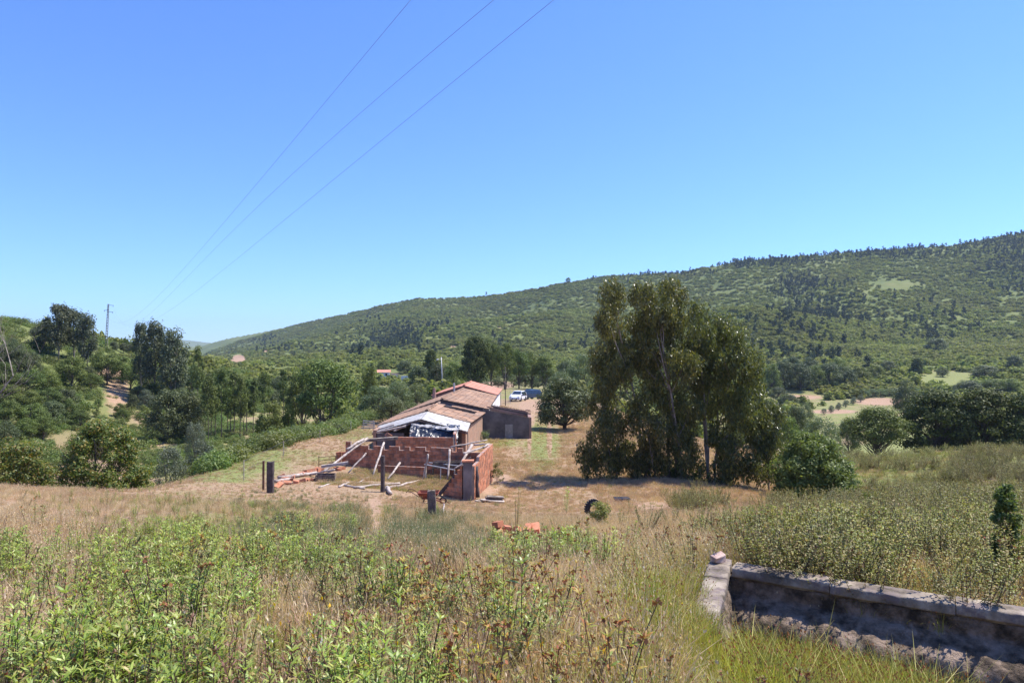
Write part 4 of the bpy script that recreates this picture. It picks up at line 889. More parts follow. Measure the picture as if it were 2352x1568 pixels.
brick_wall('brick_wall', 'short orange return wall at the right end of the second brick wall', (P(1044, 1000, 41).x, 40.95), (P(1046, 1000, 44).x, 44.2), -.05, lambda s: 2.28-.05*s, minz=.7)
t = thing('concrete_beam', 'pale concrete ring beam lying on the left end of the pen walls', 'beam', P(875, 1008, 39.6))
MB().bar((-1.1, -.35, -.05), (.95, .15, .05), .34, .16).build('beam', M['concrete'], t, bevel=.015)
t = thing('roof_brick', 'loose orange brick perched on the concrete beam', 'brick', P(893, 1000, 40.4)); b = obj('brick', BRICKS[0], t); b.rotation_euler = (.3, .5, .8); b.scale = (1.3, 1.6, 1.2)
# pipe rail and grey trough at the right of the pen
t = thing('feeding_rail', 'grey pipe rail and water trough in the right corner of the pen', 'rail', P(1010, 1075, 35))
o0 = Vector(t.location)
for a, b, r_ in (((975, 1066, 35.5), (1045, 1079, 34.6), .035), ((985, 1062, 36.1), (1060, 1070, 35.4), .03)):
    MB().tube([P(*a)-o0, P(*b)-o0], r_, 6).build('pipe', M['galv'], t)
mb = MB(); c_ = P(1028, 1062, 36.0)-o0
for dx in (-.75, .75): mb.box(c_+Vector((dx, 0, -.3)), (.06, .45, .6))
for dy in (-.22, .22): mb.box(c_+Vector((0, dy, -.1)), (1.5, .05, .34))
mb.box(c_+Vector((0, 0, -.25)), (1.44, .4, .05)); mb.build('trough', M['schist'], t)
for a in ((978, 1067, 35.5), (1012, 1073, 35.1), (1044, 1078, 34.7)):
    p = P(*a)-o0; MB().tube([p, p+Vector((0, 0, -.75))], .03, 6).build('leg', M['galv'], t)

# ------------------------------------------------------------------ poles, posts and planks of the fallen roof
def pole(label, a, b, r=.055, mat='grey_wood', name='wooden_pole', group='fallen roof poles', cat='pole', square=0, ground_b=False, ground_a=False, caps=True):
    """a, b: view pixels (x, y[, depth]); an end without depth lies on the ground"""
    def pt(q, lift):
        if len(q) == 3: return P(*q)
        p = hit(*q); p.z += lift; return p
    A = pt(a, r*.9); B = pt(b, r*.9)
    t = thing(name, label, cat, (A+B)/2, 0, group); c = (A+B)/2; rnd = random.Random(label)
    mb = MB()
    if square: mb.bar(A-c, B-c, square, r*2)
    else:
        pts = []
        for i in range(6):
            s_ = i/5; p = A.lerp(B, s_)-c
            if 0 < i < 5: p += Vector([rnd.uniform(-1, 1)*r*.35 for _ in range(3)])
            pts.append(p)
        mb.tube(pts, [.85*r*(1.08-.2*i/5)*rnd.uniform(.93, 1.07) for i in range(6)], 8)
    o = mb.mesh(name, M[mat], not square); bpy.data.objects.remove(t)
    q = obj(name, o, None, c); tag(q, label, cat, group)
    return q
pole('leaning white pole in the middle of the pen, standing free of the wall', (983, 1043, 34.6), (972, 1102, 34.8), .06)
pole('nearly upright white pole leaning near the pen\'s right side', (1033, 1032, 34.4), (1028, 1101, 33.5), .065)
pole('short pole leaning on the low trough wall behind the round post', (919, 1062, 35.6), (890, 1104), .06)
pole('long pole leaning from the stepped wall down behind the round post', (882, 1016, 37.9), (857, 1094), .065)
pole('pole slanting down left of the long leaning one, with a split top', (841, 1040, 36.4), (799, 1090), .055)
pole('longest pale pole sloping from the concrete beam to the rubble', (844, 1006, 38.6), (738, 1090), .08)
pole('second sloping pole crossing beside the longest pale one', (836, 1008, 38.2), (797, 1031, 36.8), .085)
pole('squared pale beam lying across the sloping poles', (738, 1071, 33.6), (800, 1062, 34.0), .06, square=.16)
pole('thick log lying on the rubble between the dark stone post and the pen', (640, 1101), (727, 1090), .10)
pole('thinner log under the thick one by the dark stone post', (631, 1109), (668, 1104), .09)
pole('forked grey pole lying over the end of the rubble', (712, 1092), (768, 1078, 32.6), .06)
pole('thin pole on the grass left of the round post', (733, 1121), (772, 1109), .045)
pole('short thick pole with a cut dark end on the grass', (779, 1120), (802, 1111), .06)
pole('grey pole crossing under the cut pole', (792, 1117), (838, 1124), .06)
pole('long pole lying behind the foot of the round post', (813, 1123), (918, 1112), .065)
pole('bent branch lying in the grass inside the pen', (822, 1110), (848, 1096), .035)
pole('pole lying right of the round post, pointing at the wheelbarrow', (885, 1126), (962, 1107), .075)
pole('stub of a log beside the foot of the round post', (889, 1124), (898, 1138), .10)
pole('short plank in the grass behind the round post', (884, 1085), (908, 1081), .04)
pole('high rail resting from the stepped wall out to the right', (1033, 1027, 36.4), (1119, 1010, 37.4), .05)
pole('second rail lying along the top of the right corner', (1088, 1021, 37.0), (1122, 1019, 36.9), .05)
pole('pole from the brick side wall down into the pen', (1084, 1021, 36.2), (1058, 1068, 33.6), .085)
pole('plank joining the side wall top to the inner poles', (1066, 1041, 33.5), (1121, 1023, 36.0), .03, square=.14)
pole('bundle end of broken rafters hanging at the pillar', (1070, 1060, 32.4), (1042, 1077, 32.2), .045)
pole('short rafter piece on the side wall corner', (1110, 1027, 35.0), (1124, 1019, 36.3), .06)
pole('thin rafter stub above the pillar', (1062, 1062, 31.6), (1082, 1050, 31.8), .05, 'dark_wood')
pole('dark slanting beam falling from the pillar to the wheelbarrow', (1066, 1069, 31.0), (1010, 1139), .08, 'dark_wood', square=.2)
pole('pale stick lying along the slanting dark beam', (1043, 1098, 31.0), (1008, 1136), .05)
pole('left one of two thin fallen sticks by the stone post', (1066, 1226), (1093, 1193), .035)
pole('right, forked one of two thin fallen sticks by the stone post', (1072, 1238), (1100, 1192), .035)
pole('white stake standing beside the nearest stone post', (1020, 1157, 24.5), (1017, 1190), .03, name='stake', group=None, cat='stake')
pole('dark post with a white patch leaning against the sunlit brick wall', (1093, 1071, 31.0), (1098, 1142, 30.9), .11, 'dark_wood', name='leaning_post', group=None, cat='post')
def stone_post(label, x, yb, yt, w, D=None, mat='schist', lean=0, round_=False):
    if D is None: p = hit(x, yb)
    else: p = at(x, D)
    D = p.y; Ht = top(x, yt, D)-p.z; W = w/1568*D
    t = MB(); rnd = random.Random(label)
    if round_:
        t.tube([(lean*s*Ht/6, 0, -.2+(Ht+.2)*s/6) for s in range(7)], [W/2*rnd.uniform(.9, 1.08) for _ in range(7)], 10)
    else:
        n = 8; V = []; F = []
        for k in range(n+1):
            z = -.2+(Ht+.2)*k/n
            for sx, sy in ((-1, -1), (0, -1.06), (1, -1), (1.03, 0), (1, 1), (0, 1.05), (-1, 1), (-1.03, 0)):
                V.append((sx*W/2*rnd.uniform(.9, 1.06)+lean*z, sy*W*.42*rnd.uniform(.9, 1.06), z+(rnd.uniform(-.04, .04) if k == n else 0)))
        F = [(k*8+i, k*8+(i+1) % 8, (k+1)*8+(i+1) % 8, (k+1)*8+i) for k in range(n) for i in range(8)]+[tuple(range(n*8, n*8+8))]
        t.add(V, F)
    o = t.build('fence_post', M[mat]); o.location = p; return tag(o, label, 'post', 'old fence posts round the pen')
stone_post('mottled stone post nearest the camera, in front of the wheelbarrow', 994, 1196, 1126, 18, lean=-.05)
stone_post('dark square post at the left end of the log rubble', 621, 1132, 1060, 14, mat='dark_wood')
stone_post('thin reddish post just left of the dark square one', 605, 1107, 1058, 5, D=27.5, mat='dark_rust', round_=True)
stone_post('round weathered wooden post in front of the pen', 879, 1130, 1046, 10, mat='dark_wood', round_=True)

# ------------------------------------------------------------------ rubble, loose bricks, boards
def loose_brick(x, y, s=1, mat=None, label=None, group='broken bricks left of the pen', up=0):
    p = hit(x, y); rnd = random.Random(x*31+y); mb = MB(); mb.box((0, 0, 0), (.42*s, .22*s, .15*s), None, .02)
    o = mb.build('brick', mat or M['brick']); o.location = (p.x, p.y, p.z+.07*s+up); o.rotation_euler = (rnd.uniform(-.35, .35), rnd.uniform(-.35, .35), rnd.uniform(0, 3))
    tag(o, label or 'broken orange brick lying in the rubble left of the pen', 'brick', group)
RB = [(655, 1102, .9), (664, 1104, .8), (672, 1098, 1), (688, 1094, 1.1), (700, 1092, 1), (712, 1088, 1.5), (722, 1085, 1.4), (732, 1084, 1.2), (680, 1110, 1), (694, 1107, .9), (658, 1113, 1), (646, 1096, .8), (650, 1112, .9), (706, 1104, .8), (775, 1080, 1), (784, 1078, 1), (640, 1119, 1), (718, 1104, .8)]
for x, y, s in RB:
    loose_brick(x, y, s, None, 'broken orange brick in the log rubble, %s counting from the dark square post' % ordinal(x+y*.001, [q_[0]+q_[1]*.001 for q_ in RB]))
o = None
p = hit(778, 1062); t = thing('brick_stub', 'chunk of orange brickwork still standing left of the back wall', 'wall', p, .2)
for k in range(6): b = obj('brick', BRICKS[k % 5], t, ((k % 2)*.31, 0, .1+(k//2)*.2))
p = hit(1190, 1258); t = thing('brick_stack', 'collapsed stack of red hollow bricks in the dry grass', 'brick stack', p, .15)
for k in range(16):
    b = obj('brick', BRICKS[k % 5], t, (-.42+(k % 5)*.2+random.uniform(-.04, .04), random.uniform(-.12, .12)+(k//10)*.05, .1+(k//5)*.13)); b.rotation_euler = (random.uniform(-.3, .3), random.uniform(-.4, .4), 1.35+random.uniform(-.4, .4)); b.scale = (.9, .9, .6)
loose_brick(1211, 1262, .7, None, 'single red brick fallen at the right foot of the red brick stack', None)
loose_brick(1364-88, 1253, .45, None, 'lone orange brick among green herbs right of the red stack', None)
p = hit(1122, 1153)
for i, (dx, dy, rz, z, l, m) in enumerate([(-.28, 0, .9, .06, 'pale flat board leftmost in the heap beside the sunlit wall', 'grey_wood'), (-.05, .05, .85, .10, 'pale board lying against the leftmost one beside the sunlit wall', 'grey_wood'),
        (.22, .25, .2, .12, 'dark weathered board on top of the heap beside the sunlit wall', 'schist'), (.32, .0, .1, .05, 'grey board at the right bottom of the heap beside the sunlit wall', 'grey_wood'), (.3, .15, .25, .20, 'short grey slab topping the board heap', 'concrete')]):
    mb = MB().box((0, 0, 0), (.75, .26, .05), None, .01); o = mb.build('board', M[m]); o.location = (p.x+dx, p.y+dy, p.z+z); o.rotation_euler = (.12, .1, rz); tag(o, l, 'board', 'boards heaped beside the brick wall')
p = hit(1216, 1247); mb = MB(); mb.box((0, 0, .05), (.14, .12, .12), None, .03); o = mb.build('white_stone', M['white_plaster']); o.location = p; tag(o, 'small white stone beside the red brick stack', 'stone')
for i in range(14):
    a = [(1318, 1252), (1335, 1262), (1352, 1248), (1372, 1270), (1390, 1282), (1408, 1268), (1425, 1290), (1345, 1280), (1400, 1300), (1436, 1276), (1380, 1256), (1362, 1292), (1700, 1330), (1450, 1262)][i]
    if i == 12: continue
    p = hit(*a); q = MB().box((0, 0, .04), (.17+.05*(i % 3), .13, .10), Matrix.Rotation(i*1.3, 3, 'Z'), .03).build('stone', M[('concrete', 'rock', 'schist')[i % 3]]); q.location = p; tag(q, 'small grey stone among the ashy litter left of the tank corner', 'stone', 'stones in the ashy litter')
# bed frame / crate by the rubble
p = hit(752, 1078); t = thing('iron_frame', 'bent rusty iron frame standing behind the squared beam', 'frame', p, .1)
for k in range(4): MB().tube([(-.45, 0, .18*k+.1), (.42, .1, .18*k+.16)], .013, 5).build('bar', M['dark_rust'], t)
for x in (-.45, .42): MB().tube([(x, .05*(x > 0), 0), (x, .05*(x > 0), .72)], .016, 5).build('leg', M['dark_rust'], t)
p = hit(748, 1104); t = thing('wooden_crate', 'grey broken crate half hidden at the right end of the logs', 'crate', p, .15)
for k in range(3):
    MB().box((0, -.25, .06+.11*k), (.9, .025, .085)).build('slat', M['schist'], t); MB().box((0, .25, .06+.11*k), (.9, .025, .085)).build('slat', M['schist'], t)
for x in (-.44, .44):
    MB().box((x, 0, .17), (.03, .46, .3)).build('end_panel', M['schist'], t)

# wheelbarrow
p = hit(985, 1158); t = thing('wheelbarrow', 'rusty red wheelbarrow with two curved handles pointing left', 'wheelbarrow', p, 0); t.scale = (.86, .86, .86)
mb = MB()
V = [(-.30, -.22, .28), (.28, -.22, .28), (.28, .22, .28), (-.30, .22, .28), (-.50, -.36, .58), (.48, -.36, .58), (.48, .36, .58), (-.50, .36, .58)]
V2 = [(x*.94, y*.93, z+.02) for x, y, z in V]
mb.add(V+V2, [(3, 2, 1, 0), (0, 1, 5, 4), (1, 2, 6, 5), (2, 3, 7, 6), (3, 0, 4, 7), (8, 9, 10, 11), (12, 13, 9, 8), (13, 14, 10, 9), (14, 15, 11, 10), (15, 12, 8, 11), (4, 5, 13, 12), (5, 6, 14, 13), (6, 7, 15, 14), (7, 4, 12, 15)])
mb.build('tray', M['rust_metal'], t)
for s_ in (-1, 1):
    MB().tube([(.62, .10*s_, .2), (.1, .2*s_, .27), (-.45, .27*s_, .42), (-.75, .3*s_, .62), (-.95, .3*s_, .66), (-1.0, .3*s_, .6)], .02, 6).build('handle', M['dark_rust'], t, True)
    MB().tube([(-.2, .2*s_, .3), (-.28, .26*s_, .0), (-.05, .26*s_, .0), (0, .2*s_, .28)], .018, 5).build('leg', M['dark_rust'], t, True)
    MB().tube([(.2, .2*s_, .3), (.75, .28*s_, .12), (.95, .24*s_, -.02)], .02, 5).build('brace', M['rust_metal'], t, True)
def torus(mb, c, R, r, n=20, m=8, ax='y'):
    V = []
    for i in range(n):
        a = 2*math.pi*i/n
        for j in range(m):
            b = 2*math.pi*j/m; q = (R+r*math.cos(b)); x, z, y = q*math.cos(a), q*math.sin(a), r*math.sin(b)
            V.append((c[0]+x, c[1]+y, c[2]+z) if ax == 'y' else (c[0]+y, c[1]+x, c[2]+z) if ax == 'x' else (c[0]+x, c[1]+z, c[2]+y))
    mb.add(V, [(i*m+j, ((i+1) % n)*m+j, ((i+1) % n)*m+(j+1) % m, i*m+(j+1) % m) for i in range(n) for j in range(m)]); return mb
torus(MB(), (.66, 0, .18), .14, .035).build('wheel', M['rubber'], t, True)
# tyre and the shrub that hides it
p = hit(1365, 1190); Dt = p.y; R = 40/1568*Dt*.5
t = thing('tractor_tyre', 'old black tyre standing upright behind a small shrub', 'tyre', (p.x, p.y+.25, p.z+R*.92), .3)
torus(MB(), (0, 0, 0), R*.72, R*.30, 28, 10, 'y').build('tread', M['rubber'], t, True)
for k in range(22):
    a = 2*math.pi*k/22; q = MB().box((0, 0, 0), (.05, R*.45, .05)).build('lug', M['rubber'], t); q.location = (math.cos(a)*R*1.0, 0, math.sin(a)*R*1.0); q.rotation_euler = (0, -a, 0)
def shrub(label, x, yb, yt, w, leafm, n, seed, L=.06, W=.03, cat='shrub', D=None, z0=.05, nst=4):
    p = hit(x, yb) if D is None else at(x, D); D = p.y; Ht = top(x, yt, D)-p.z; R = w/2/1568*D
    return big_tree('shrub', label, seed, p, Ht, R, z0, 'dome', n, 60, R*.32, L, W, M[leafm], M['stem'], cat=cat, ntrunk=nst, tr=.012, fill=.3, jit=.8)
shrub('small grey green shrub growing in front of the old tyre', 1380, 1212, 1146, 56, 'herb_dull', 26, 500)
shrub('tall leafy shrub near the right edge of the photo', 2312, 1325, 1112, 70, 'bright', 60, 501, .05, .022, z0=.1)
shrub('dark green shrub on the weedy mound below the big bushy tree', 2005, 1185, 1128, 64, 'bright', 30, 502)
shrub('bush at the outer corner of the sunlit brick wall', 1142, 1112, 1062, 34, 'herb_dull', 20, 503)
shrub('weedy bush growing at the foot of the grey lean-to wall', 1112, 1015, 988, 40, 'willow', 18, 504, D=53.5)
shrub('low grey green shrub left of the fallen sticks', 655, 1225, 1172, 90, 'sage', 26, 505, .05, .012)
for i, (x, yb, yt, l) in enumerate([(1186, 1222, 1110, 'tall thin feathery weed standing behind the red brick stack'), (1000, 1500, 1325, 'tall single stemmed weed left of the centre foreground'), (1180, 1568, 1290, 'tallest single stemmed weed in the centre foreground'),
        (120, 1560, 1300, 'leafy weed stalk in the left foreground'), (470, 1560, 1385, 'upright leafy stalk among the left herbs'), (690, 1568, 1400, 'upright leafy stalk between the bare patches'), (870, 1568, 1372, 'leafy stalk just left of the tall single stemmed weeds'), (1345, 1560, 1400, 'yellowing leafy stalk right of the tallest weed'), (1300, 1180, 1120, 'thin weed in the grass below the tree shadow'), (555, 1540, 1375, 'leafy stalk in the thick of the left herbs')]):
    p = hit(x, min(yb, 1566)); Ht = top(x, yt, p.y)-p.z
    me = stems_plant('tall_weed', 520+i, 1 if i not in (0, 8) else 5, Ht, .18, .045 if i else .06, .10 if i else .045, .02 if i else .014, M['orange_herb'] if i == 7 else M['herb'], M['stem'], topn=7)
    o = obj('tall_weed', me, None, p); tag(o, l, 'weed', 'tall weeds')
# dark blue lid and scraps
p = hit(1428, 1152); t = thing('plastic_box', 'low dark blue plastic box at the edge of the tree shadow', 'box', p, .1)
MB().box((0, 0, .07), (.62, .4, .14)).build('tub', M['car_blue'], t, bevel=.02); MB().box((0, 0, .155), (.68, .46, .03)).build('lid', M['tarp'], t, bevel=.01)

# ------------------------------------------------------------------ sunken concrete tank, right foreground
def tank():
    C = P(1655, 1291, 8.0); zt = C.z
    def on(x, y): a, b = ray(x, y); D = (zt-EYE)/b; return Vector((a*D, D, zt))
    A = on(1612, 1440); Bq = on(2352, 1402); e1 = (Bq-C).normalized(); e2 = (A-C).normalized()
    t = thing('stone_tank', 'sunken rough plastered tank with rounded concrete coping, overgrown inside', 'tank', (C.x, C.y, zt))
    r = np.random.default_rng(5)
    def sweep(name, p0, d, L, nrm, prof, mat, nL, amp, fr):
        prof = np.array(prof); ss = np.linspace(0, L, nL); V = []
        for s_ in ss:
            for (u_, z_) in prof:
                V.append([p0[0]+d.x*s_+nrm.x*u_, p0[1]+d.y*s_+nrm.y*u_, z_])
        V = np.array(V); k = len(prof)
        nn = (vnoise(V[:, 0]*fr+V[:, 2]*fr*.7, V[:, 1]*fr+V[:, 2]*fr, 3)-.5)*amp+(vnoise(V[:, 0]*fr*3, V[:, 1]*fr*3+V[:, 2]*fr*3, 4)-.5)*amp*.5
        V[:, 0] += nrm.x*nn; V[:, 1] += nrm.y*nn; V[:, 2] += nn*.4
        i = np.arange(nL-1)[:, None]*k+np.arange(k-1)[None, :]; F = np.stack([i, i+1, i+k+1, i+k], -1).reshape(-1, 4).tolist()
        F += [list(range(k)), list(range((nL-1)*k, nL*k))]
        obj(name, np_mesh(name, V, F, mat, True), t)
    n1 = Vector((-e1.y, e1.x, 0)); n1 = n1 if n1.dot(e2) > 0 else -n1      # towards the inside of the tank
    n2 = Vector((-e2.y, e2.x, 0)); n2 = n2 if n2.dot(e1) > 0 else -n2
    cop = [(-.14, -.13), (-.145, -.03), (-.14, -.006), (-.13, .0), (-.07, .002), (0, .001), (.06, .002), (.115, -.002), (.126, -.008), (.13, -.02), (.13, -.09), (.128, -.10), (.115, -.105), (.085, -.115), (.083, -.135), (-.14, -.13)]
    Lr, Ll = 4.6, 1.95
    # coping in cast lengths
    s_ = .0; i = 0
    while s_ < Lr:
        l = 1.02+.1*(i % 2); sweep('coping_stone', (e1.x*(s_+.16), e1.y*(s_+.16)), e1, l-.006, n1, [(u_*(1+.03*(i % 2)), z_-.01*(i % 2)) for u_, z_ in cop], M['concrete'], 80, .022, 14); s_ += l; i += 1
    s_ = -.17; i = 0
    while s_ < Ll:
        l = .72; sweep('coping_stone', (e2.x*s_, e2.y*s_), e2, l-.006, n2, [(u_*.9, z_-.012*(i % 2)) for u_, z_ in cop], M['concrete'], 60, .022, 14); s_ += l; i += 1
    zs = lambda a, b, n: [a+(b-a)*k/n for k in range(n+1)]
    pr = [(-.12, -1.6), (-.12, -.135)]+[(.085, z_) for z_ in zs(-.135, -.30, 4)]+[(.085+.35*k/8, -.29-.02*k) for k in range(1, 9)]+[(.45+.03*k, -.47-.07*k) for k in range(1, 7)]+[(.66, z_) for z_ in zs(-.95, -1.7, 8)]
    sweep('wall', (e1.x*-.12, e1.y*-.12), e1, Lr+.3, n1, pr, M['render'], 190, .05, 7)
    pr = [(-.12, -1.6), (-.12, -.135), (.09, -.135), (.11, -.2)]+[(.12+.16*k/6, -.24-.1*k) for k in range(7)]+[(.30, z_) for z_ in zs(-.95, -1.8, 6)]
    sweep('wall', (e2.x*.02, e2.y*.02), e2, Ll+.2, n2, pr, M['render'], 60, .05, 6)
    MB().box((e2.x*-.15, e2.y*-.15, -.3), (.3, .3, .34), None, .03).build('corner_block', M['render'], t)
    rk = MB(); rk.box((0, 0, 0), (.19, .14, .10), None, .04); o = rk.build('rock', M['rock'], bevel=.012); o.location = (C.x-.02, C.y+.02, zt+.045); o.rotation_euler = (0, .1, .4); tag(o, 'pinkish broken rock resting on the corner of the tank coping', 'rock')
tank()
TG = []
r = np.random.default_rng(77); a = r.uniform(.3, 4.6, 2600); b = r.uniform(.45, 3.2, 2600); ok = (b > .80+.02*a) & (r.random(2600) < np.clip((b-.5)/.6, 0, 1)*np.clip(1.5-(a-b*1.0)/2.2, 0, 1)); a, b = a[ok], b[ok]
Xt = TK0[0]+TKR[0]*a+TKL[0]*b; Yt = TK0[1]+TKR[1]*a+TKL[1]*b; ok = Yt > 2.6; Xt, Yt = Xt[ok], Yt[ok]
scatter('tank_grass', np.stack([Xt, Yt, H(Xt, Yt)], -1), r.uniform(.8, 1.35, len(Xt)), yel, 'wiry yellow green grass filling the sunken tank', .25, 78)

# ------------------------------------------------------------------ farm buildings
def tiles(name, A0, A1, B0, B1, mat, parent, pitch=.205, row=.42, skip=None, seed=1, lift=.03):
    A0, A1, B0, B1 = map(Vector, (A0, A1, B0, B1)); rnd = random.Random(seed)
    nc = max(2, int((A1-A0).length/pitch)); nr_ = max(2, int((B0-A0).length/row)); mb = MB()
    for i in range(nc):
        for j in range(nr_+1):
            s_ = (i+.5)/nc; t0 = j/nr_*.985; t1 = min(t0+1.12/nr_, 1.03)
            if j == nr_: continue
            if skip and skip(s_, (t0+t1)/2): continue
            if rnd.random() < .004: continue
            ax = (A1-A0).normalized(); dn = (B0.lerp(B1, s_)-A0.lerp(A1, s_)); up = dn.cross(ax).normalized()
            if up.z < 0: up = -up
            jx = rnd.uniform(-.015, .015); sk = rnd.uniform(-.02, .02)
            p0 = A0.lerp(A1, s_)+dn*t0+ax*jx+up*(lift+.0); p1 = A0.lerp(A1, s_)+dn*t1+ax*(jx+sk)+up*(lift+.028)
            V = []
            for p, rr in ((p0, .083), (p1, .098)):
                for k in range(5):
                    a = math.pi*k/4; V.append(p+ax*math.cos(a)*rr+up*math.sin(a)*rr*.75)
            mb.add(V, [(k, k+1, k+6, k+5) for k in range(4)])
    o = mb.build(name, mat, parent); o['kind'] = 'stuff'; return o
def ridge(A, B, mat, parent, seed=1):
    mb = MB(); A = Vector(A); B = Vector(B); n = int((B-A).length/.4); rnd = random.Random(seed); ax = (B-A).normalized(); sd = ax.cross(Vector((0, 0, 1)))
    for i in range(n):
        p0 = A.lerp(B, i/n); p1 = A.lerp(B, min((i+1.1)/n, 1)); V = []
        for p, rr in ((p0, .13), (p1, .115)):
            for k in range(5): a = math.pi*k/4; V.append(p+sd*math.cos(a)*rr+Vector((0, 0, math.sin(a)*rr*.8+.05+rnd.uniform(-.006, .006))))
        mb.add(V, [(k, k+1, k+6, k+5) for k in range(4)])
    o = mb.build('ridge_tiles', mat, parent); o['kind'] = 'stuff'
def gable(t, y0, y1, X0, X1, ze, zr, zb, mf, mr, tmat, seed, skipL=None, skipR=None, eave=.22, back=True, over=.12):
    """X0, X1: (left, ridge, right) at the near and far end; ze: (left eave, right eave)"""
    (l0, m0, r0), (l1, m1, r1) = X0, X1; ll, lr = ze; th = .25
    def poly(l, m, r_): return [(l, zb), (r_, zb), (r_, lr), (m, zr), (l, ll)]
    w = MB(); w.prism(poly(l0, m0, r0), y0, y0+th); w.build('gable_wall', mf, t)
    if back: w = MB(); w.prism(poly(l1, m1, r1), y1-th, y1); w.build('gable_wall', mf, t)
    for (xa, xb, zt, m_) in ((l0, l1, ll, mf), (r0, r1, lr, mr)):
        s_ = 1 if xa < m0 else -1
        w = MB(); V = [(xa, y0+th, zb), (xa+s_*th, y0+th, zb), (xa+s_*th, y0+th, zt), (xa, y0+th, zt), (xb, y1-th, zb), (xb+s_*th, y1-th, zb), (xb+s_*th, y1-th, zt), (xb, y1-th, zt)]
        w.add(V, [(0, 1, 2, 3), (7, 6, 5, 4), (0, 4, 5, 1), (1, 5, 6, 2), (2, 6, 7, 3), (3, 7, 4, 0)]); w.build('side_wall', m_, t)
    for (xa, xb, zt, sk, nm) in ((l0, l1, ll, skipL, 1), (r0, r1, lr, skipR, 2)):
        s_ = -1 if xa < m0 else 1; sl_ = (zr-zt)/abs(xa-m0)
        ea = xa+s_*eave; eb = xb+s_*eave; z2 = zt-sl_*eave
        A0 = (m0, y0-over, zr+.02); A1 = (m1, y1, zr+.02); B0 = (ea, y0-over, z2+.02); B1 = (eb, y1, z2+.02)
        if not sk:
            d = MB(); d.add([A0, A1, B1, B0]+[(p[0], p[1], p[2]-.05) for p in (A0, A1, B1, B0)], [(0, 1, 2, 3), (7, 6, 5, 4), (0, 4, 5, 1), (1, 5, 6, 2), (2, 6, 7, 3), (3, 7, 4, 0)]); d.build('shadow_roof_deck', M['dark_wood'], t)  # deck slab coloured dark to stand in for shadow under the tiles
        else:                        # rafters and battens under the holed part
            for k in range(int((y1-y0)/.7)+1):
                f = k*.7/(y1-y0); a = Vector(A0).lerp(Vector(A1), f); b = Vector(B0).lerp(Vector(B1), f); a.z -= .06; b.z -= .06
                MB().bar(a, b, .09, .09).build('rafter', M['dark_wood'], t)
        tiles('roof_tiles', A0, A1, B0, B1, tmat, t, skip=sk, seed=seed+nm)
    ridge((m0, y0-over, zr+.06), (m1, y1, zr+.06), tmat, t, seed)
# front barn
t = thing('tiled_barn', 'low brick barn with a broken tiled roof and white metal sheet front edge', 'barn', (-5.8, 46, 0))
t0_ = Vector(t.location)
def rel(tt):
    for c in tt.children: c.location = Vector(c.location)-Vector(tt.location)
M['barn_brick'] = surf('barn_bricks', [(.3, (.30, .17, .11)), (.7, (.48, .30, .21))], 5, .9, .6, 18, stain=((.22, .18, .14), 1.6, .5, .7), loc=False)  # brown barn brick, mottled at random with darker stains
gable(t, 46.9, 54.6, (-9.0, -5.85, -3.02), (-8.9, -5.8, -2.35), (2.0, 2.18), 2.93, -.9, M['plaster'], M['barn_brick'], M['tile'], 10, skipR=lambda s, q: (s > .66 and s < .93 and .16 < q < .84) or (s > .9 and q < .3), over=.05)
# white sheet strip on both slopes in front of the tiles
for xa, zt, n_, y0 in ((-9.15, 1.98, 11, 44.8), (-2.85, 2.15, 10, 43.7)):
    mb = MB(); V = []; K = 24
    for k in range(K+1):
        f = k/K
        for q in range(9):
            g = q/8; yy = (43.6+(y0-43.6)*f)*(1-g)+47.0*g; V.append((-5.85+(xa+5.85)*f, yy, 2.96+(zt-2.96)*f+.02+.018*(k % 2)-.22*(1-g)))
    mb.add(V, [(k*9+q, k*9+q+1, (k+1)*9+q+1, (k+1)*9+q) for k in range(K) for q in range(8)])
    o = mb.build('metal_sheet', M['white_sheet'], t, True); sd = o.modifiers.new('solid', 'SOLIDIFY'); sd.thickness = .02
    MB().bar((-5.85, 43.62, 2.66), (xa, y0+.02, zt-.30), .12, .10).build('barge_board', M['schist'], t)
for x0_, x1_, lab in ((-9.0, -8.75, 'left'), (-3.25, -3.0, 'right')):
    MB().box(((x0_+x1_)/2, 45.15, .55), (.25, 1.7, 2.9)).build('side_wall', M['barn_brick'], t)
MB().box((-7.9, 44.4, .5), (1.8, .2, 2.6)).build('front_wall', M['plaster'], t)
for a, b, r_ in (((866, 992, 43.4), (932, 979, 43.6), .07), ((905, 990, 43.8), (956, 965, 44.0), .06), ((868, 986, 44.6), (905, 975, 44.6), .05), ((942, 997, 42.5), (950, 992, 42.6), .12)):
    MB().tube([P(*a), P(*b)], r_, 7).build('rafter', M['grey_wood'], t)
rel(t)
# tarp heap
def crumple(label, name, x0, x1, y0, y1, z0, z1, drop, mat, seed, nx=60, ny=26, amp=.22, slope=0):
    V = []; F = []
    for j in range(ny+1):
        for i in range(nx+1):
            u_ = i/nx; v_ = j/ny; hang = max(0, .32-v_)/.32
            x = x0+(x1-x0)*u_; y = y0+(y1-y0)*max(v_, .0); z = z0+(z1-z0)*v_+slope*u_-drop*hang**.7
            V.append([x, y-.02*hang, z])
    V = np.array(V); q = np.abs(fbm(V[:, 0]*2.2, V[:, 1]*2.2+V[:, 2]*2, seed, 4))*2
    V[:, 2] += (q-.5)*amp; V[:, 1] -= q*.12*(V[:, 1] < y0+.3)
    F = [(j*(nx+1)+i, j*(nx+1)+i+1, (j+1)*(nx+1)+i+1, (j+1)*(nx+1)+i) for j in range(ny) for i in range(nx)]
    o = obj(name, np_mesh(name, V, F, mat, False)); s_ = o.modifiers.new('solid', 'SOLIDIFY'); s_.thickness = .015
    return tag(o, label, 'tarpaulin')
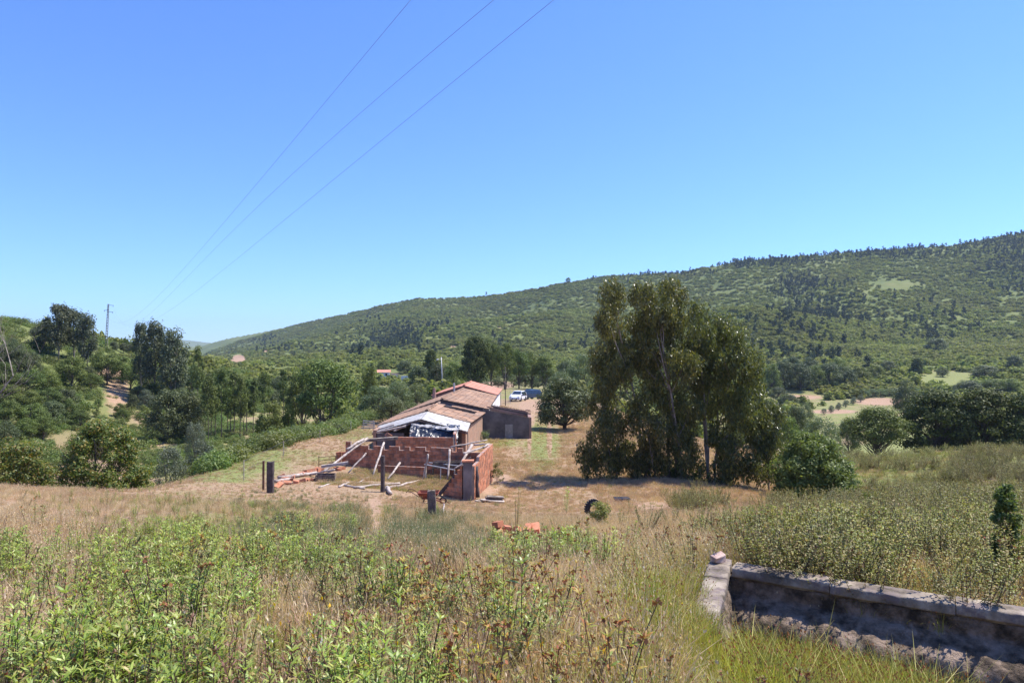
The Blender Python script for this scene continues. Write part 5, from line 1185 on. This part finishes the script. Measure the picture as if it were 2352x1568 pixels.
crumple('crumpled black plastic sheet hanging under the white roof edge', 'tarpaulin', -6.35, -3.35, 42.0, 44.2, 2.30, 2.62, .55, M['tarp'], 3, slope=-.22)
for i, (x, y, rz, l) in enumerate([(-6.0, 43.4, .2, 'leftmost'), (-5.4, 43.0, -.2, 'second'), (-4.9, 43.4, .3, 'middle'), (-4.4, 42.8, -.1, 'fourth'), (-3.75, 42.6, .4, 'rightmost')]):
    o = crumple('%s grey scrap sheet lying on the black plastic' % l, 'scrap_sheet', -.38, .38, -.2, .24, 0, .02, .02, M['grey_tarp'] if i != 4 else M['white_sheet'], 20+i, 16, 8, .14)
    o.location = (x, y, 2.50-.07*(x+6.3)); o.rotation_euler = (.1, .05, rz); tag(o, None, 'sheet')
# long farmhouse: two joined blocks
t = thing('farmhouse', 'long low farmhouse with weathered clay tile roofs and white side wall', 'house', (-5.2, 56, 0))
gable(t, 56, 73, (-9.0, -5.72, -2.1), (-8.3, -5.2, -1.82), (2.0, 2.38), 3.12, -.9, M['plaster'], M['white_plaster'], M['tile'], 30)
gable(t, 73.1, 84, (-8.3, -5.15, -1.8), (-8.0, -5.0, -1.5), (2.45, 2.5), 3.42, -1.2, M['pink_plaster'], M['white_plaster'], M['tile_new'], 40, eave=.28)
MB().tube([(-5.55, 65.5, 2.9), (-5.55, 65.5, 4.12)], .09, 10).build('chimney_pipe', M['galv'], t)
MB().tube([(-8.2, 72, 2.2), (-8.2, 72, 3.3)], [.22, .12], 8).build('chimney', M['pink_plaster'], t)
for x, z in ((-5.72, 2.75), (-3.0, 2.2)):
    MB().box((x, 55.8, z), (.25, .2, .12), None, .03).build('stone', M['concrete'], t)
rel(t)
# lean-to shed
t = thing('lean_to_shed', 'roofless grey plastered lean-to with a sloping wall top', 'shed', (-.5, 55.5, 0))
def sloped(x0, x1, z0, z1, y0, y1, mat, nm='wall'):
    MB().prism([(x0, -.9), (x1, -.9), (x1, z1), (x0, z0)], y0, y1).build(nm, mat, t)
sloped(-2.35, 1.38, 2.42, 1.75, 55.3, 55.55, M['plaster'])
sloped(-1.95, 1.62, 2.40, 1.80, 60.2, 60.45, M['pink_plaster'])
MB().box((1.46, 57.9, .42), (.24, 4.66, 2.64)).build('wall', M['pink_plaster'], t)
tiles('coping_tiles', (-2.3, 55.5, 2.45), (1.5, 55.5, 1.76), (-2.3, 55.2, 2.43), (1.5, 55.2, 1.74), M['tile'], t, seed=50, row=.28, lift=-.02)
tiles('coping_tiles', (-1.9, 60.4, 2.43), (1.7, 60.4, 1.83), (-1.9, 60.1, 2.41), (1.7, 60.1, 1.81), M['tile'], t, seed=51, row=.28, lift=-.02)
MB().box((-.25, 55.285, .55), (.62, .03, 1.35)).build('door', surf('faded_shed_door', [(.3, (.20, .18, .17)), (.7, (.36, .33, .31))], 4, .9, .2), t)
for k, (x, y, z) in enumerate([(1.3, 59.6, 1.85), (1.5, 59.2, 1.85), (1.45, 58.5, 1.8), (1.2, 60.0, 1.95), (1.5, 60.1, 1.95), (-1.9, 56.4, 2.5), (-1.75, 57.2, 2.45), (-2.0, 56.9, 2.55)]):
    q = MB().box((0, 0, 0), (.34, .18, .08), None, .02).build('loose_tile', M['tile'], t); q.location = (x, y, z); q.rotation_euler = (.2*math.sin(k), .3*math.cos(k*2), k*1.1)
for k in range(3): MB().bar((-2.0, 56.5+k*1.2, 2.38), (1.4, 56.5+k*1.2, 1.72), .08, .1).build('rafter', M['dark_wood'], t) if k == 2 else None
rel(t)

# far houses
def house(label, x, yb, D, w, d, hw, hr, rz=0, roof='tile_new', wall='white_plaster', name='distant_house'):
    p = P(x, yb, D); p.z = min(p.z, h(p.x, p.y)+2.0); zg = h(p.x, p.y); t = thing(name, label, 'house', p, rz)
    b = zg-p.z-1.5
    MB().prism([(-w/2, b), (w/2, b), (w/2, hw), (-w/2, hw)], -d/2, d/2).build('wall', M[wall], t)
    r_ = MB(); o_ = .4
    r_.add([(-w/2-o_, -d/2-o_, hw), (w/2+o_, -d/2-o_, hw), (w/2+o_, d/2+o_, hw), (-w/2-o_, d/2+o_, hw), (-w/2-o_, 0, hw+hr), (w/2+o_, 0, hw+hr)],
           [(0, 1, 5, 4), (2, 3, 4, 5), (0, 4, 3), (1, 2, 5), (3, 2, 1, 0)]); r_.build('roof', M[roof], t)
    for s_ in (-.28, .22):
        f = MB().box((w*s_, -d/2-.02, hw*.55), (.9, .06, 1.0)).build('window', M['white_plaster'], t); MB().box((w*s_, -d/2-.06, hw*.55), (.7, .04, .8)).build('pane', M['glass'], f)
    return t
house('white house with an orange tiled roof in the valley behind the brambles', 882, 866, 255, 4.2, 4.5, 1.9, .9, .15)
house('small white outbuilding with a dark lean-to beside the orange roofed house', 901, 867, 258, 4.0, 3.5, 1.2, .5, -.1, 'dark_wood')
p = P(915, 868, 252); q = thing('garden_wall', 'long white garden wall in front of the valley house', 'wall', p); MB().box((0, 0, -.2), (7.2, .2, 2.0)).build('wall', M['white_plaster'], q); MB().box((0, 0, .83), (7.3, .28, .06)).build('coping', M['white_plaster'], q)
house('pale pink roofed house far up the left valley', 637, 857, 430, 6.0, 5, 1.4, 1.2, .1, 'pink_plaster')
house('tiny red roofed house below the bare orange field', 543, 849, 520, 5.0, 5, 1.6, 1.4, -.2)

# ------------------------------------------------------------------ cars
def car(label, name, p, rz, paint, prof, belt, Wd, wheels, glassz):
    t = thing(name, label, 'car', p, rz)
    n = len(prof); zmax = max(q[1] for q in prof); zb = belt
    def hw(z): return Wd/2*(1-.02*(z < .4)) if z <= zb else Wd/2*(1-.24*(z-zb)/(zmax-zb))
    V = [(x, s_*hw(z), z) for s_ in (-1, 1) for x, z in prof]; F = [((i+1) % n, i, n+i, n+(i+1) % n) for i in range(n)]
    up = [i for i in range(n) if prof[i][1] >= zb-.08]; lo = [i for i in range(n) if prof[i][1] <= zb+.03]
    F += [tuple(up), tuple(reversed([i+n for i in up])), tuple(lo), tuple(reversed([i+n for i in lo]))]
    b = MB().add(V, F).build('body', M[paint], t, bevel=.05)
    # windows: thin panels just proud of the cabin
    idx = glassz
    for nm, (i, j) in idx.items():
        (xa, za), (xb, zb_) = prof[i], prof[j]
        q = [(xa+(xb-xa)*f, za+(zb_-za)*f) for f in (.1, .9)]; nx, nz_ = (zb_-za), -(xb-xa); L_ = math.hypot(nx, nz_); nx, nz_ = -nx/L_*.012, -nz_/L_*.012
        if nz_ < 0: nx, nz_ = -nx, -nz_
        VV = [(q[0][0]+nx, -hw(q[0][1])*.86, q[0][1]+nz_), (q[0][0]+nx, hw(q[0][1])*.86, q[0][1]+nz_), (q[1][0]+nx, hw(q[1][1])*.86, q[1][1]+nz_), (q[1][0]+nx, -hw(q[1][1])*.86, q[1][1]+nz_)]
        o = MB().add(VV, [(0, 1, 2, 3)]).build(nm, M['glass'], t); sd = o.modifiers.new('solid', 'SOLIDIFY'); sd.thickness = .012
    cab = [prof[i] for i in up]; x0, x1 = min(c[0] for c in cab), max(c[0] for c in cab); zt = zmax-.12; zl = zb+.04
    for s_ in (-1, 1):
        segs = [(x0+.28, x0+.28+(x1-x0)*.30, .12, 0), (x0+.34+(x1-x0)*.30, x0+.34+(x1-x0)*.56, 0, 0), (x0+.40+(x1-x0)*.56, x1-.16, 0, .42)]
        for a, c_, la, lb in segs:
            if c_-lb < a: continue
            VV = [(a, s_*(hw(zl)+.008), zl), (c_, s_*(hw(zl)+.008), zl), (c_-lb, s_*(hw(zt)+.008), zt), (a+la, s_*(hw(zt)+.008), zt)]
            o = MB().add(VV, [(0, 1, 2, 3)]).build('side_window', M['glass'], t); sd = o.modifiers.new('solid', 'SOLIDIFY'); sd.thickness = .01
        MB().box((x1-.25, s_*(Wd/2+.08), zb+.1), (.1, .16, .12)).build('mirror', M[paint], t, bevel=.02)
        xf = max(q_[0] for q_ in prof)
        MB().box((xf-.16, s_*Wd*.36, .72), (.24, .30, .15)).build('headlight', M['lamp_lens'], t, bevel=.03)
        MB().box((xf-.02, s_*Wd*.36, .42), (.1, .2, .1)).build('fog_lamp', M['black_plastic'], t, bevel=.02)
        MB().box((min(q_[0] for q_ in prof)+.08, s_*Wd*.40, .9), (.14, .14, .3)).build('tail_light', M['rust_metal'], t, bevel=.02)
        for x in wheels:
            w = torus(MB(), (0, 0, 0), .235, .095, 22, 8).build('wheel', M['rubber'], t, True); w.location = (x, s_*(Wd/2-.09), .32)
            MB().tube([(0, -.07, 0), (0, .07, 0)], .2, 14).build('rim', M['rim'], w)
            MB().tube([(x, s_*(Wd/2-.2), .33), (x, s_*(Wd/2+.004), .33)], .37, 20).build('wheel_arch', M['black_plastic'], t)
    MB().box((xf-.01, 0, .42), (.06, Wd*.5, .22)).build('grille', M['black_plastic'], t, bevel=.02)
    MB().box((xf+.03, 0, .46), (.015, .5, .11)).build('number_plate', M['white_plaster'], t)
    return t
p = P(1190, 922, 107); p.z = h(p.x, p.y)+.02
hatch = [(-2.0, .28), (-2.06, .75), (-1.98, 1.0), (-1.72, 1.40), (-.95, 1.54), (.1, 1.53), (1.12, 1.0), (1.75, .84), (2.0, .62), (2.02, .28)]
car('white hatchback parked nose first on the dirt track', 'parked_car', p, -math.pi/2-math.radians(17), 'car_white', hatch, .96, 1.76, (-1.28, 1.28), {'windscreen': (5, 6), 'rear_window': (2, 3)})
p = P(1216, 912, 118); p.z = h(p.x, p.y)+.02
suv = [(-2.2, .35), (-2.25, .85), (-2.15, 1.1), (-1.95, 1.62), (-1.0, 1.72), (.25, 1.70), (1.2, 1.14), (2.05, 1.02), (2.25, .75), (2.25, .35)]
car('dark blue estate car parked behind the white hatchback', 'parked_car', p, -math.pi/2-math.radians(48), 'car_blue', suv, 1.08, 1.86, (-1.4, 1.4), {'windscreen': (5, 6), 'rear_window': (2, 3)})

# ------------------------------------------------------------------ poles, fences, pylon and cables
p = P(1017, 890, 140); p.z = h(p.x, p.y); Ht = top(1013, 820, 140)-p.z
t = thing('street_lamp', 'tall pale lamp post with a small lamp head leaning slightly left', 'street lamp', p)
MB().tube([(0, 0, -.3), (-.33, 0, Ht)], [.13, .09], 8).build('post', M['galv'], t, True)
MB().tube([(-.33, 0, Ht-.5), (-.6, 0, Ht-.3), (-.95, 0, Ht-.45)], .04, 6).build('arm', M['galv'], t, True)
MB().tube([(-.85, 0, Ht-.38), (-1.25, 0, Ht-.62)], [.08, .2], 8).build('lamp_head', M['white_plaster'], t, True)
p = P(1161, 925, 96); p.z = h(p.x, p.y); o = MB().tube([(0, 0, -.2), (-.05, 0, top(1160, 842, 96)-p.z)], [.06, .045], 8).build('metal_pole', M['dark_wood'], None, True); o.location = p; tag(o, 'thin dark pole beside the wire fence left of the cars', 'pole')
def fence(label, pts, ht, nm='wire_fence', mat='galv', nw=4, r_=.03):
    t = thing(nm, label, 'fence', pts[0]); q0 = Vector(pts[0]); Q = []
    for q in pts:
        q = Vector(q)-q0; Q.append(q); MB().tube([q+Vector((0, 0, -.3)), q+Vector((0, 0, ht))], r_, 6).build('post', M[mat], t)
    for k in range(nw):
        z = ht*(k+1)/nw-.03
        for a, b in zip(Q, Q[1:]): MB().tube([a+Vector((0, 0, z)), (a+b)/2+Vector((0, 0, z-.04)), b+Vector((0, 0, z))], .008, 3, False).build('wire', M['wire'], t)
    return t
def G(x, D): return at(x, D)
fence('tall wire fence running past the white car towards the pines', [G(1143, 92), G(1150, 97), G(1172, 100), G(1180, 112), G(1188, 124), G(1197, 136)], 2.0, nw=9)
fence('long wire fence in front of the pines behind the farmhouse', [G(975, 128), G(992, 129), G(1008, 130), G(1024, 131), G(1040, 132), G(1056, 133)], 1.8, nw=7)
fence('old stake fence with slack wires along the bramble bank', [at(560, 31), hit(651, 1048), hit(735, 1018), hit(806, 992)], .9, 'stake_fence', 'grey_wood', 2, .022)
p = hit(846, 986); t = thing('slatted_panel', 'broken pale slatted panel at the bramble edge left of the barn', 'panel', p, .1)
for k in range(4):
    q = MB().box((0, 0, .15+.2*k), (1.3-.1*k, .03, .11)).build('slat', M['white_sheet'], t); q.rotation_euler = (0, .03*k, 0)
for x in (-.45, .45): MB().box((x, .04, .4), (.06, .04, .95)).build('batten', M['grey_wood'], t)
# pylon
PD = 160.0; pb = P(243, 800, PD); pb.z = h(pb.x, pb.y)-1; Ht = P(248, 698, PD).z-pb.z
t = thing('power_pylon', 'tall lattice concrete power pole on the left ridge', 'pylon', pb)
lx = (248-243)/1568*PD
for s_ in (-1, 1):
    MB().bar((s_*.26, 0, 0), (lx+s_*.11, 0, Ht), .10, .12, (0, 1, 0)).build('leg', M['concrete'], t)
n_ = 18
for k in range(1, n_):
    f = k/n_; w_ = .26-.15*f; MB().bar((lx*f-w_, 0, Ht*f), (lx*f+w_, 0, Ht*f), .12, .12).build('rung', M['concrete'], t)
arms = [(-.9, Ht-1.5), (1.1, Ht-.35), (1.0, Ht-1.9)]
for ax_, az in arms:
    MB().bar((lx, 0, az+.1), (lx+ax_*1.1, 0, az), .08, .08).build('cross_arm', M['dark_rust'], t); MB().tube([(lx+ax_, 0, az), (lx+ax_, 0, az-.3)], .05, 6).build('insulator', M['plaster'], t)
WP = [[(945, 0), (760, 217), (640, 362), (520, 505), (430, 612), (372, 668)], [(1130, 0), (960, 150), (800, 290), (640, 425), (520, 540), (430, 640)], [(1275, 0), (1130, 113), (950, 262), (700, 465), (560, 588), (470, 650)]]
for i, (pts, d0) in enumerate(zip(WP, (19, 17.5, 16.5))):
    ax_, az = arms[i]; E = Vector((pb.x+lx+ax_, PD, pb.z+az-.3)); a0 = ray(*pts[0]); X0 = a0[0]*d0; k = (E.x-X0)/(E.y-d0)
    ys = [E.y]; zs_ = [E.z]; ws = [60]
    for x, y in pts:
        a, b = ray(x, y); D = (X0-k*d0)/(a-k) if abs(a-k) > 1e-4 else d0
        if 5 < D < 110: ys.append(D); zs_.append(EYE+b*D); ws.append(60/D)
    c = np.polyfit(ys, zs_, 3 if len(ys) > 5 else 2, w=ws)
    yy = np.concatenate([np.linspace(2, 40, 30), np.linspace(43, E.y, 24)]); zz = np.polyval(c, yy)
    pp = [Vector((X0+k*(y-d0), y, z)) for y, z in zip(yy, zz)]
    o = MB().tube([p_-E for p_ in pp], .0052, 4, False).build('power_cable', M['wire']); o.location = E
    tag(o, ['leftmost power cable crossing the sky, reaching the top edge first', 'middle power cable crossing the sky', 'rightmost and lowest power cable crossing the sky'][i], 'cable', 'power cables crossing the sky')

# ------------------------------------------------------------------ air
m, nt, out = new_mat('haze')
v = nd(nt, 'ShaderNodeVolumePrincipled'); v.inputs['Color'].default_value = (.62, .78, 1, 1); v.inputs['Density'].default_value = HAZE; v.inputs['Anisotropy'].default_value = .2
nt.links.new(v.outputs[0], out.inputs['Volume'])
o = MB().box((0, 0, 100), (12400, 12400, 380)).build('haze', m); tag(o, kind='stuff')
